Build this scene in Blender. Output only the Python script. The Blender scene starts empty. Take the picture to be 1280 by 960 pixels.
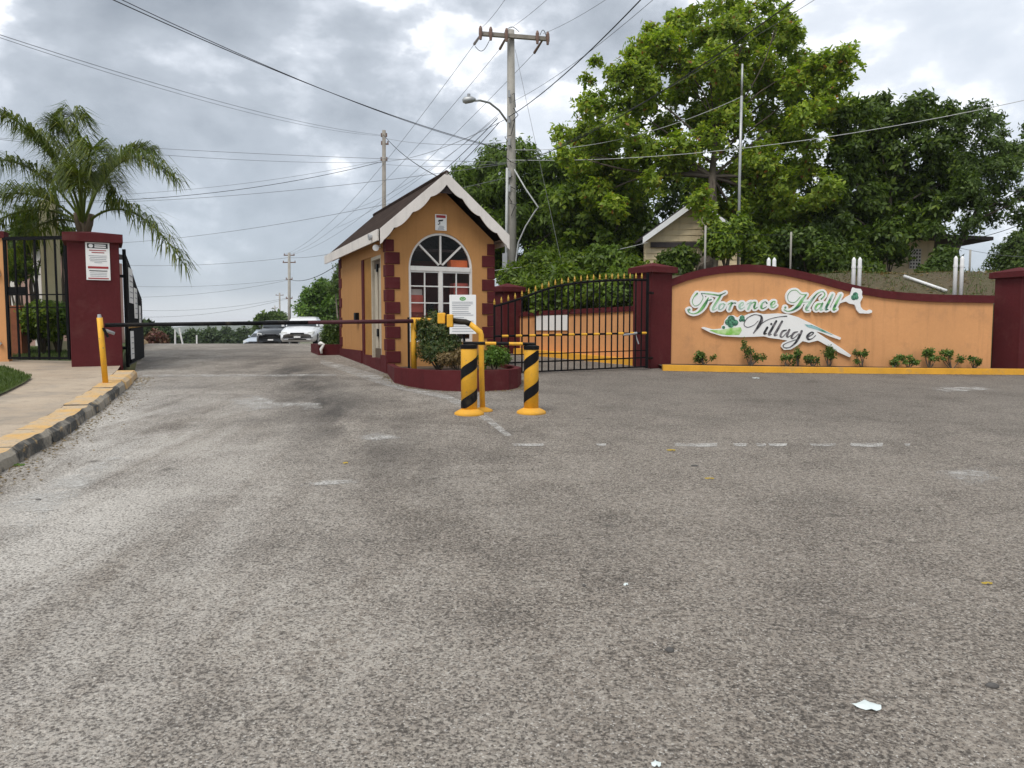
import bpy, math, random
import numpy as np
from mathutils import Vector, Matrix
random.seed(7)
RNG = np.random.default_rng(11)
SC = bpy.context.scene
COL = SC.collection
R = math.radians
# ---------------------------------------------------------------- camera
FPX, CAMZ = 961.0, 1.6
PITCH = math.atan(68 / FPX)
cam = bpy.data.cameras.new('camera'); camo = bpy.data.objects.new('camera', cam); COL.objects.link(camo)
cam.sensor_width = 36.0; cam.lens = 36.0 * FPX / 1280.0
cam.clip_start = 0.05; cam.clip_end = 9000
camo.location = (0, 0, CAMZ); camo.rotation_euler = (math.pi / 2 - PITCH, 0, 0)
SC.camera = camo
# ---------------------------------------------------------------- world
SUN_EL, SUN_AZ = 58.0, 205.0            # azimuth from +Y clockwise
W = bpy.data.worlds.new('World'); SC.world = W; W.use_nodes = True
nt = W.node_tree; nt.nodes.clear()
def N(t, **k):
    n = nt.nodes.new(t)
    for a, b in k.items(): setattr(n, a, b)
    return n
L = lambda a, b: nt.links.new(a, b)
def wmath(op, a, b=None, clamp=False):
    n = N('ShaderNodeMath', operation=op); n.use_clamp = clamp
    for i, q in enumerate((a, b)):
        if q is None: continue
        if isinstance(q, (int, float)): n.inputs[i].default_value = q
        else: L(q, n.inputs[i])
    return n.outputs[0]
tc = N('ShaderNodeTexCoord'); sx = N('ShaderNodeSeparateXYZ'); L(tc.outputs['Generated'], sx.inputs[0])
zz = wmath('MAXIMUM', sx.outputs[2], 0.0)
SKY_LOC = (3.04, 4.22, 2.2)
mp = N('ShaderNodeMapping'); L(tc.outputs['Generated'], mp.inputs[0]); mp.inputs['Location'].default_value = SKY_LOC; mp.inputs['Scale'].default_value = (1, 1, 1.55)
n1 = N('ShaderNodeTexNoise'); L(mp.outputs[0], n1.inputs['Vector']); n1.inputs['Scale'].default_value = 3.7; n1.inputs['Detail'].default_value = 11; n1.inputs['Roughness'].default_value = 0.53; n1.inputs['Distortion'].default_value = 0.15
n2 = N('ShaderNodeTexNoise'); L(mp.outputs[0], n2.inputs['Vector']); n2.inputs['Scale'].default_value = 1.3; n2.inputs['Detail'].default_value = 3
mixn = wmath('ADD', wmath('MULTIPLY', n1.outputs[0], 0.70), wmath('MULTIPLY', n2.outputs[0], 0.30))
cr = N('ShaderNodeValToRGB'); L(mixn, cr.inputs[0])
e = cr.color_ramp.elements
e[0].position = 0.36; e[0].color = (.47, .51, .565, 1)
e[1].position = 0.66; e[1].color = (.20, .225, .255, 1)
for p, c in ((0.42, (.51, .545, .595)), (0.458, (.575, .605, .65)), (0.485, (.80, .81, .83)), (0.504, (.50, .53, .575)), (0.535, (.36, .39, .43)), (0.58, (.29, .317, .352))):
    q = e.new(p); q.color = (*c, 1)
hz = N('ShaderNodeMapRange'); L(zz, hz.inputs[0]); hz.inputs[1].default_value = 0.0; hz.inputs[2].default_value = 0.26; hz.inputs[3].default_value = 0.75; hz.inputs[4].default_value = 0.0
hm = N('ShaderNodeMix', data_type='RGBA'); L(hz.outputs[0], hm.inputs[0]); L(cr.outputs[0], hm.inputs[6]); hm.inputs[7].default_value = (.345, .39, .45, 1)
hz2 = N('ShaderNodeMapRange'); L(zz, hz2.inputs[0]); hz2.inputs[1].default_value = 0.008; hz2.inputs[2].default_value = 0.05; hz2.inputs[3].default_value = 0.85; hz2.inputs[4].default_value = 0.0
hm2 = N('ShaderNodeMix', data_type='RGBA'); L(hz2.outputs[0], hm2.inputs[0]); L(hm.outputs[2], hm2.inputs[6]); hm2.inputs[7].default_value = (.62, .64, .66, 1)
bgc = N('ShaderNodeBackground'); L(hm2.outputs[2], bgc.inputs[0]); bgc.inputs[1].default_value = 1.0
sky = N('ShaderNodeTexSky', sky_type='NISHITA'); sky.sun_disc = False
sky.sun_elevation = R(SUN_EL); sky.sun_rotation = R(SUN_AZ)
bgs = N('ShaderNodeBackground'); L(sky.outputs[0], bgs.inputs[0]); bgs.inputs[1].default_value = 0.1
ms = N('ShaderNodeMixShader'); ms.inputs[0].default_value = 0.90; L(bgs.outputs[0], ms.inputs[1]); L(bgc.outputs[0], ms.inputs[2])
wo = N('ShaderNodeOutputWorld'); L(ms.outputs[0], wo.inputs[0])
sun = bpy.data.lights.new('sun', 'SUN'); sun.energy = 1.5; sun.angle = R(24); sun.color = (1, .965, .91)
so = bpy.data.objects.new('sun', sun); COL.objects.link(so); so.location = (0, -10, 40)
sd = Vector((math.sin(R(SUN_AZ)) * math.cos(R(SUN_EL)), math.cos(R(SUN_AZ)) * math.cos(R(SUN_EL)), math.sin(R(SUN_EL))))
so.rotation_euler = sd.to_track_quat('Z', 'Y').to_euler()
SC.view_settings.view_transform = 'Standard'; SC.view_settings.look = 'None'; SC.view_settings.gamma = 1; SC.view_settings.use_curve_mapping = False
SC.view_settings.exposure = 0.68
SC.render.engine = 'CYCLES'; SC.cycles.use_denoising = True; SC.cycles.max_bounces = 8; SC.cycles.transparent_max_bounces = 12
# ---------------------------------------------------------------- geometry of the place
def sstep(a, b, t):
    t = min(1, max(0, (t - a) / (b - a))); return t * t * (3 - 2 * t)
HS = [(-400, .045), (20, .045), (32, -.026), (45, -.03), (60, -.06), (150, -.06), (220, 0), (9000, 0)]
def hprof(y):
    if y <= 20: return .045 * y
    z = .9
    for (a, sa), (b, sb) in zip(HS[1:], HS[2:]):
        yy = min(y, b); t = (yy - a) / (b - a); s1 = sa + (sb - sa) * t
        z += (sa + s1) / 2 * (yy - a)
        if y <= b: break
    return z
def gz(x, y):
    return hprof(y) - .015 * min(14, max(-10, x)) * (1 - sstep(16, 30, y))
FW = Vector((0, math.cos(PITCH), -math.sin(PITCH))); UPV = Vector((0, math.sin(PITCH), math.cos(PITCH)))
def ray(u, v): return FW + Vector(((u - 640) / FPX, 0, 0)) + UPV * ((480 - v) / FPX)
def P(u, v, Y):                         # the point at distance Y (along +Y) seen at a pixel of the photograph
    d = ray(u, v); t = Y / d.y; return Vector((0, 0, CAMZ)) + d * t
def G(u, v, dz=0.0):                    # where that sight line meets the ground
    d = ray(u, v); lo = 0.5
    t = lo
    while t < 200:
        p = Vector((0, 0, CAMZ)) + d * t
        if p.z < gz(p.x, p.y) + dz: break
        t += .02
    return Vector((0, 0, CAMZ)) + d * t
def on(x, y, dz=0): return Vector((x, y, gz(x, y) + dz))
# ---------------------------------------------------------------- materials
MATS = {}
def lin(c):
    return tuple(((q / 255) / 12.92 if q / 255 <= .04045 else ((q / 255 + .055) / 1.055) ** 2.4) for q in c)
class NT:
    def __init__(s, name):
        s.m = bpy.data.materials.new(name); s.m.use_nodes = True; s.t = s.m.node_tree
        s.b = s.t.nodes['Principled BSDF']; s.out = s.t.nodes['Material Output']; MATS[name] = s.m
    def n(s, t, **k):
        q = s.t.nodes.new(t)
        for a, b in k.items(): setattr(q, a, b)
        return q
    def l(s, a, b): s.t.links.new(a, b)
    def val(s, i, q):
        if isinstance(q, (int, float)): i.default_value = q
        elif isinstance(q, tuple): i.default_value = q if len(q) != 3 or i.type != 'RGBA' else (*q, 1)
        else: s.l(q, i)
    def math(s, op, a, b=0.0, clamp=False):
        q = s.n('ShaderNodeMath', operation=op); q.use_clamp = clamp
        s.val(q.inputs[0], a); s.val(q.inputs[1], b); return q.outputs[0]
    def mix(s, f, a, b, mode='MIX'):
        q = s.n('ShaderNodeMix', data_type='RGBA', blend_type=mode); s.val(q.inputs[0], f); s.val(q.inputs[6], a); s.val(q.inputs[7], b); return q.outputs[2]
    def noise(s, scale, detail=3, rough=.5, vec=None, dist=0):
        q = s.n('ShaderNodeTexNoise'); q.inputs['Scale'].default_value = scale; q.inputs['Detail'].default_value = detail; q.inputs['Roughness'].default_value = rough; q.inputs['Distortion'].default_value = dist
        if vec is None: vec = s.co()
        s.l(vec, q.inputs['Vector']); return q.outputs[0]
    def vor(s, scale, feature='F1', out='Distance', vec=None, rnd=1):
        q = s.n('ShaderNodeTexVoronoi', feature=feature); q.inputs['Scale'].default_value = scale; q.inputs['Randomness'].default_value = rnd
        s.l(vec if vec is not None else s.co(), q.inputs['Vector']); return q.outputs[out]
    def co(s):
        if not hasattr(s, '_co'):
            g = s.n('ShaderNodeNewGeometry'); s._co = g.outputs['Position']
        return s._co
    def map(s, scale=(1, 1, 1), loc=(0, 0, 0), rot=(0, 0, 0), vec=None):
        q = s.n('ShaderNodeMapping'); s.l(vec if vec is not None else s.co(), q.inputs[0])
        q.inputs['Scale'].default_value = scale; q.inputs['Location'].default_value = loc; q.inputs['Rotation'].default_value = rot; return q.outputs[0]
    def rng(s, v, a, b, c=0., d=1.):
        q = s.n('ShaderNodeMapRange'); s.l(v, q.inputs[0])
        for i, w in enumerate((a, b, c, d)): q.inputs[i + 1].default_value = w
        return q.outputs[0]
    def bump(s, h, strength=.3, dist=.01):
        q = s.n('ShaderNodeBump'); q.inputs['Strength'].default_value = strength; q.inputs['Distance'].default_value = dist
        s.l(h, q.inputs['Height']); s.l(q.outputs[0], s.b.inputs['Normal'])
    def base(s, c): s.val(s.b.inputs['Base Color'], c)
    def rough(s, r): s.val(s.b.inputs['Roughness'], r)
def k3(c, f): return tuple(min(1, q * f) for q in c)
def mat(name, col, rough=.75, var=.18, scale=1.5, bump=.15, bs=60, metal=0, streak=0, spec=.4, dirt=None, dirt_amt=.0, chips=0):
    if name in MATS: return MATS[name]
    t = NT(name)
    n = t.noise(scale, 6, .6)
    c = t.mix(t.rng(n, .3, .7), k3(col, 1 - var), k3(col, 1 + var))
    fine = t.noise(scale * 18, 4, .6)
    c = t.mix(t.rng(fine, .35, .7, 0, .35), c, k3(col, 1 - var * 1.6))
    if streak:
        sv = t.noise(1.0, 5, .6, t.map((7, 7, .5)))
        c = t.mix(t.rng(sv, .52, .78, 0, streak), c, k3(col, .45))
    if dirt is not None:
        dn = t.noise(2.2, 7, .65)
        c = t.mix(t.rng(dn, .55, .72, 0, dirt_amt), c, dirt)
    if chips:
        cn = t.noise(16, 5, .65); c = t.mix(t.rng(cn, .655, .675, 0, .9), c, (.22, .17, .12)); c = t.mix(t.rng(t.noise(5, 6, .7), .56, .70, 0, .45), c, (.30, .19, .08))
    t.base(c)
    t.rough(t.rng(fine, .3, .7, max(0, rough - .1), min(1, rough + .1)))
    t.b.inputs['Metallic'].default_value = metal
    t.b.inputs['Specular IOR Level'].default_value = spec
    if bump: t.bump(t.noise(bs, 4, .6), bump, .008)
    return t.m
ORANGE = (.67, .335, .145)
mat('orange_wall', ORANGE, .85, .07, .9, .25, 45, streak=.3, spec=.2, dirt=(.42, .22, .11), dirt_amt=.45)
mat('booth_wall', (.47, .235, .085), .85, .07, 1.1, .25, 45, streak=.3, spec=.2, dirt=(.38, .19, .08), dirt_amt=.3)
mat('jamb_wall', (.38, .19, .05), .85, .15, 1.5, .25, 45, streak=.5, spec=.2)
mat('maroon', (.098, .019, .021), .78, .14, 1.2, .25, 50, streak=.4, spec=.12, dirt=(.16, .07, .06), dirt_amt=.35)
mat('maroon_dark', (.066, .016, .02), .62, .14, 1.2, .2, 50, streak=.3, spec=.3)
mat('yellow', (.82, .42, .028), .55, .12, 5, .2, 40, streak=.35, dirt=(.30, .18, .07), dirt_amt=.8, chips=1)
mat('yellow_kerb', (.72, .36, .035), .8, .12, 3, .3, 60, dirt=(.35, .24, .13), dirt_amt=.75)
mat('black_paint', (.007, .007, .008), .5, .3, 4, .2, 60, spec=.15, dirt=(.10, .08, .05), dirt_amt=.6)
mat('black_metal', (.005, .005, .006), .5, .3, 4, .1, 60, spec=.12)
mat('black_sheet', (.010, .010, .011), .95, .3, 4, .2, 60, spec=.1)
mat('white_paint', (.72, .69, .65), .6, .08, 2, .1, 40, streak=.25)
mat('old_white', (.50, .44, .34), .8, .2, 3, .2, 40, streak=.7, dirt=(.16, .12, .08), dirt_amt=.8)
mat('barge_white', (.74, .69, .64), .7, .1, 2, .1, 40, streak=.35)
mat('sign_white', (.84, .84, .82), .45, .04, 2, 0)
mat('pvc_white', (.80, .80, .79), .45, .05, 2, 0, streak=.15)
mat('gold', (.55, .34, .06), .4, .15, 8, 0, metal=.6)
mat('pole_concrete', (.36, .34, .30), .85, .18, 2, .4, 40, streak=.5)
mat('galv', (.40, .41, .41), .5, .15, 5, .1, 60, metal=.5)
mat('wood_pole', (.30, .27, .23), .85, .2, 3, .4, 40, streak=.5)
mat('wire_black', (.016, .016, .018), .6, .1, 5, 0)
mat('wire_grey', (.17, .175, .185), .6, .1, 5, 0)
mat('wire_pale', (.50, .51, .50), .6, .1, 5, 0)
mat('insulator', (.20, .12, .09), .3, .1, 5, 0)
mat('bark', (.105, .085, .065), .95, .3, 5, .6, 25)
mat('bark_pale', (.26, .22, .17), .95, .3, 5, .6, 25)
mat('bark_palm', (.15, .115, .08), .95, .3, 4, .7, 20)
mat('soil', (.075, .05, .033), .95, .3, 5, .6, 20)
mat('tan_board', (.74, .60, .38), .8, .12, 2, .2, 30, streak=.4)
mat('roof_dark', (.06, .05, .05), .9, .3, 3, .5, 20)
mat('print_black', (.02, .02, .022), .6, .1, 5, 0)
mat('print_grey', (.22, .24, .28), .6, .1, 5, 0)
mat('print_red', (.35, .03, .035), .6, .1, 5, 0)
mat('print_green', (.10, .36, .06), .6, .1, 5, 0)
mat('rubber', (.015, .015, .016), .85, .2, 5, 0)
mat('pink_wall', (.45, .29, .24), .85, .1, 2, .2, 30, streak=.4)
mat('cream_col', (.52, .47, .30), .85, .1, 2, .2, 30, streak=.4)
mat('brick_orange', (.28, .10, .05), .9, .25, 6, .3, 30)
mat('grey_box', (.35, .36, .37), .6, .1, 5, 0)
mat('interior', (.34, .075, .06), .9, .25, 2, 0)
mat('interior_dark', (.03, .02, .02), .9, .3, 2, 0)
mat('red_reflection', (.92, .20, .05), .7, .2, 3, 0)  # reflected reds of the booth window, put into box colours
mat('rose_reflection', (.85, .20, .15), .7, .2, 3, 0)
mat('dry_leaf', (.42, .30, .05), .8, .2, 30, 0)
mat('gravel_dark', (.10, .094, .088), .9, .3, 9, .3, 60)
mat('litter_white', (.66, .72, .70), .5, .04, 30, .2, 90)
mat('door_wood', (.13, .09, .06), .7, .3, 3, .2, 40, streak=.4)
def m_glass():
    t = NT('glass'); gl = t.n('ShaderNodeBsdfGlossy'); gl.inputs['Roughness'].default_value = .02
    tr = t.n('ShaderNodeBsdfTransparent'); tr.inputs[0].default_value = (.9, .86, .84, 1)
    fr = t.n('ShaderNodeFresnel'); fr.inputs['IOR'].default_value = 1.28
    m = t.n('ShaderNodeMixShader'); t.l(fr.outputs[0], m.inputs[0]); t.l(tr.outputs[0], m.inputs[1]); t.l(gl.outputs[0], m.inputs[2]); t.l(m.outputs[0], t.out.inputs[0])
m_glass()
def m_carglass():
    t = NT('car_glass'); t.base((.02, .026, .03)); t.rough(.08); t.b.inputs['Specular IOR Level'].default_value = .5
m_carglass()
def m_car(name, c):
    t = NT(name); t.base(t.mix(t.rng(t.noise(3, 4), .3, .7, 0, .5), c, k3(c, .85))); t.rough(.28); t.b.inputs['Coat Weight'].default_value = .6
m_car('car_white', (.74, .75, .75)); m_car('car_dark', (.03, .034, .036)); m_car('car_silver', (.42, .47, .53))
def m_lamp():
    t = NT('lens'); t.base((.62, .63, .60)); t.rough(.12); t.b.inputs['Specular IOR Level'].default_value = .8
m_lamp()
def m_shingle():
    t = NT('shingle'); v = t.vor(7.5, out='Color'); w = t.n('ShaderNodeSeparateColor'); t.l(v, w.inputs[0])
    n = t.noise(2.4, 6, .6)
    c = t.mix(w.outputs[0], (.030, .019, .015), (.062, .042, .034)); c = t.mix(t.rng(n, .35, .7, 0, .6), c, (.042, .034, .028))
    t.base(c); t.rough(1.); t.b.inputs['Specular IOR Level'].default_value = .05; t.bump(t.vor(7.5), .4, .02)
m_shingle()
def m_leaf(name, cols, trans=.35, nscale=.55, dry=None):
    t = NT(name); g = t.n('ShaderNodeNewGeometry')
    cr = t.n('ShaderNodeValToRGB'); el = cr.color_ramp.elements
    t.l(g.outputs['Random Per Island'], cr.inputs[0])
    el[0].position = 0; el[0].color = (*cols[0], 1); el[1].position = .96; el[1].color = (*cols[-1], 1)
    for i, c in enumerate(cols[1:-1]): q = el.new((i + 1) / (len(cols) - 1) * .96); q.color = (*c, 1)
    if dry:
        q = el.new(.985); q.color = (*dry, 1)
    n = t.noise(nscale, 3, .5)
    c = t.mix(t.rng(n, .35, .65, 0, .5), cr.outputs[0], k3(cols[0], .75))
    t.base(c); t.rough(.5); t.b.inputs['Specular IOR Level'].default_value = .35
    tl = t.n('ShaderNodeBsdfTranslucent'); t.l(t.mix(1., c, (1.25, 1.35, .55), 'MULTIPLY'), tl.inputs[0])
    m = t.n('ShaderNodeMixShader'); m.inputs[0].default_value = trans; t.l(t.b.outputs[0], m.inputs[1]); t.l(tl.outputs[0], m.inputs[2]); t.l(m.outputs[0], t.out.inputs[0])
m_leaf('leaf_almond', [(0.1475, 0.2127, 0.024), (0.2162, 0.3232, 0.032), (0.3145, 0.4253, 0.0401), (0.4915, 0.5443, 0.0601)], .42, .5, (.32, .10, .03))
m_leaf('leaf_mango', [(0.063, 0.1065, 0.0117), (0.0945, 0.1616, 0.0156), (0.135, 0.2203, 0.0195), (0.1913, 0.2754, 0.0254)], .3)
m_leaf('leaf_dark', [(0.0459, 0.0816, 0.0113), (0.0709, 0.1225, 0.0141), (0.1043, 0.17, 0.0189), (0.1667, 0.2297, 0.0245)], .3)
m_leaf('leaf_open', [(0.0494, 0.084, 0.0164), (0.0679, 0.1173, 0.02), (0.0988, 0.1605, 0.0273), (0.1482, 0.2099, 0.041)], .3)
m_leaf('leaf_vine', [(0.061, 0.1028, 0.0117), (0.1055, 0.1744, 0.0156), (0.1641, 0.257, 0.0195), (0.2579, 0.3305, 0.0292)], .35)
m_leaf('leaf_bright', [(0.06, 0.12, 0.018), (0.096, 0.192, 0.024), (0.132, 0.24, 0.03), (0.192, 0.3, 0.042)], .35)
m_leaf('leaf_shrub', [(.035, .06, .018), (.055, .095, .025), (.085, .13, .03), (.17, .15, .05)], .3)
m_leaf('leaf_small', [(0.0569, 0.1057, 0.0206), (0.0894, 0.1625, 0.0275), (0.13, 0.2275, 0.0413), (0.195, 0.2762, 0.055)], .3)
m_leaf('leaf_palm', [(0.0618, 0.0925, 0.0144), (0.0883, 0.1295, 0.0173), (0.1324, 0.1757, 0.0216), (0.2118, 0.2219, 0.0324)], .35, .8)
m_leaf('leaf_far', [(.035, .062, .02), (.05, .085, .026), (.07, .11, .032), (.09, .13, .035)], .2)
m_leaf('leaf_red', [(.13, .04, .035), (.18, .06, .045), (.10, .08, .03), (.2, .10, .06)], .2)
m_leaf('leaf_dry', [(.16, .11, .05), (.23, .16, .07), (.30, .22, .10)], .2)
m_leaf('grass_blade', [(.06, .10, .02), (.09, .14, .028), (.13, .18, .04)], .3)
def m_asphalt():
    t = NT('asphalt'); p = t.co()
    sp = t.n('ShaderNodeSeparateXYZ'); t.l(p, sp.inputs[0]); X, Y = sp.outputs[0], sp.outputs[1]
    xr = t.math('ADD', X, t.math('MULTIPLY', Y, .40))          # across the lane, which climbs to the left
    g1 = t.n('ShaderNodeSeparateColor'); t.l(t.vor(62, out='Color'), g1.inputs[0])
    g2 = t.n('ShaderNodeSeparateColor'); t.l(t.vor(150, out='Color'), g2.inputs[0])
    pit = t.noise(66, 3, .65); pit2 = t.noise(24, 4, .6); mid = t.noise(1.3, 6, .62); big = t.noise(.28, 4, .55); patch = t.noise(5.5, 5, .65)
    grain = t.noise(19, 6, .74); grain2 = t.noise(40, 4, .68)
    c = t.mix(g1.outputs[0], (.218, .188, .158), (.365, .324, .276))
    c = t.mix(t.rng(g2.outputs[1], .5, 1., 0, .5), c, (.25, .198, .148))
    c = t.mix(t.rng(grain, .48, .64, 0, .58), c, (.43, .388, .33))
    c = t.mix(t.rng(grain2, .50, .61, 0, .65), c, (.10, .086, .072))
    c = t.mix(t.rng(g2.outputs[0], .95, .965, 0, .85), c, (.56, .53, .48))
    worm = t.noise(9, 5, .7, None, 1.4)
    c = t.mix(t.math('MULTIPLY', t.rng(t.math('ABSOLUTE', t.math('SUBTRACT', worm, .5)), .0, .05, .75, 0), t.math('MULTIPLY', t.rng(mid, .42, .56, 1, .15), t.rng(X, -.6, 1.2, 1, .2))), c, (.50, .46, .40))
    pm = t.math('ADD', pit, t.math('MULTIPLY', t.math('SUBTRACT', mid, .5), .22))       # pits crowd together in patches
    c = t.mix(t.rng(pm, .51, .60, 0, .80), c, (.056, .049, .043))
    c = t.mix(t.rng(pit2, .56, .66, 0, .6), c, (.065, .056, .048))
    c = t.mix(t.rng(mid, .54, .76, 0, .26), c, (.085, .076, .066))
    c = t.mix(t.rng(big, .52, .70, 0, .18), c, (.090, .080, .070))
    c = t.mix(t.math('MULTIPLY', t.rng(Y, 8.5, 13, 0, .30), t.rng(X, -1.5, 1.5, 0, 1)), c, (.085, .075, .066))
    # ground-in pale dust where wheels do not run: the left edge of the lane, broken into streaks
    strk = t.noise(1.0, 6, .68, t.map((2.0, .30, 1), rot=(0, 0, R(-21))), .8)
    dl = t.math('MULTIPLY', t.rng(xr, -2.4, 1.5, 1.2, 0), t.rng(strk, .34, .56, .08, 1))
    dl = t.math('MULTIPLY', dl, t.rng(Y, 2.2, 5.0, .4, 1)); dl = t.math('MULTIPLY', dl, t.rng(xr, -1.95, -1.2, .2, 1)); dl = t.math('MULTIPLY', dl, t.rng(Y, 9.5, 14., 1, .35))
    dl = t.math('MULTIPLY', dl, t.rng(pm, .44, .60, 1, .25), True)
    c = t.mix(dl, c, (.64, .605, .55))
    # wheel-polished, oil-dark track further up
    tr = t.math('ABSOLUTE', t.math('SUBTRACT', xr, 1.75))
    ol = t.math('MULTIPLY', t.rng(tr, .1, 1.1, 1, 0), t.rng(t.noise(1.0, 5, .65, t.map((1.5, .45, 1), rot=(0, 0, R(-21)))), .34, .60, 0, 1))
    ol = t.math('MULTIPLY', ol, t.rng(Y, 5.0, 9., 0, 1)); ol = t.math('MULTIPLY', ol, t.rng(Y, 15., 20., 1, .35))
    c = t.mix(t.math('MULTIPLY', ol, .8), c, (.055, .050, .046))
    # scattered oil drips
    dr = t.vor(1.1, vec=t.map((1, 1, 0))); c = t.mix(t.math('MULTIPLY', t.rng(dr, .03, .09, .5, 0), t.rng(big, .4, .5, 0, 1)), c, (.05, .046, .042))
    t.base(c); t.rough(t.rng(pit, .4, .6, .8, .96)); t.b.inputs['Specular IOR Level'].default_value = .2
    h = t.math('SUBTRACT', t.math('MULTIPLY', t.vor(62), -.6), t.math('MULTIPLY', pit, 1.5))
    h = t.math('ADD', h, t.math('MULTIPLY', pit2, -1.2)); t.bump(h, .8, .014)
m_asphalt()
def m_marking():
    t = NT('worn_paint'); n = t.noise(4.5, 7, .7); n2 = t.noise(55, 3, .6)
    wa = t.n('ShaderNodeAttribute', attribute_name='wear'); a = t.rng(t.math('SUBTRACT', t.math('ADD', t.math('MULTIPLY', n, .55), t.math('MULTIPLY', n2, .45)), t.math('MULTIPLY', t.math('SUBTRACT', 1., wa.outputs['Fac']), .22)), .43, .60, 0, .85)
    t.base(t.mix(n2, (.40, .385, .355), (.60, .58, .54))); t.rough(.9)
    tr = t.n('ShaderNodeBsdfTransparent'); m = t.n('ShaderNodeMixShader'); t.l(a, m.inputs[0]); t.l(tr.outputs[0], m.inputs[1]); t.l(t.b.outputs[0], m.inputs[2]); t.l(m.outputs[0], t.out.inputs[0])
m_marking()
def m_pave():
    t = NT('pavement'); n = t.noise(.8, 6, .6); s = t.noise(1, 5, .65, t.map((.5, 3.5, 1), rot=(0, 0, R(20)))); f = t.noise(45, 4, .6)
    c = t.mix(t.rng(n, .3, .7), (.35, .27, .19), (.46, .375, .28)); c = t.mix(t.rng(s, .52, .7, 0, .55), c, (.26, .215, .165)); c = t.mix(t.rng(f, .5, .75, 0, .4), c, (.24, .20, .16))
    c = t.mix(t.rng(t.noise(3, 6, .7), .54, .68, 0, .6), c, (.20, .17, .13)); c = t.mix(t.rng(t.noise(.9, 6, .7, t.map(loc=(7, 3, 0))), .50, .62, 0, .5), c, (.24, .215, .18)); c = t.mix(t.rng(t.noise(28, 3, .5), .68, .72, 0, .6), c, (.12, .10, .075))
    t.base(c); t.rough(.92); t.bump(f, .25, .006)
m_pave()
def m_kerb():
    t = NT('kerb_worn'); n = t.noise(1.7, 5, .6); n2 = t.noise(14, 5, .7); n3 = t.noise(6, 5, .7)
    c = t.mix(t.rng(n, .47, .54), (.060, .060, .056), (.30, .27, .22)); c = t.mix(t.rng(n2, .50, .66, 0, .6), c, (.20, .165, .12)); c = t.mix(t.rng(n3, .57, .64, 0, .6), c, (.46, .31, .13))
    t.base(c); t.rough(.95); t.bump(n2, .6, .03)
m_kerb()
mat('kerb_dark', (.055, .055, .052), .95, .3, 4, .5, 30, dirt=(.30, .24, .15), dirt_amt=.7)
mat('kerb_pale', (.36, .33, .28), .95, .25, 4, .5, 30, dirt=(.12, .11, .09), dirt_amt=.8)
def m_kerbtop():
    t = NT('kerb_top'); n = t.noise(3.2, 6, .7); n2 = t.noise(20, 5, .7)
    c = t.mix(t.rng(n, .38, .60, 0, .9), (.60, .36, .12), (.46, .37, .26)); c = t.mix(t.rng(n2, .54, .66, 0, .7), c, (.22, .18, .13))
    t.base(c); t.rough(.92); t.bump(n2, .4, .015)
m_kerbtop()
def m_ground(name, a, b, c3):
    t = NT(name); n = t.noise(.7, 7, .65); f = t.noise(14, 6, .7); q = t.noise(60, 3, .6)
    c = t.mix(t.rng(n, .35, .65), a, b); c = t.mix(t.rng(f, .48, .66, 0, .8), c, c3); c = t.mix(t.rng(q, .5, .7, 0, .5), c, k3(a, .5))
    t.base(c); t.rough(.95); t.bump(f, .7, .06)
m_ground('earth_grass', (.09, .10, .035), (.13, .13, .05), (.14, .10, .06))
m_ground('lawn_mat', (.07, .11, .03), (.10, .13, .035), (.15, .12, .065))
m_ground('bank_mat', (.105, .078, .045), (.075, .075, .03), (.15, .11, .065))
m_ground('hill_mat', (.06, .09, .04), (.10, .12, .055), (.14, .14, .09))
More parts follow.
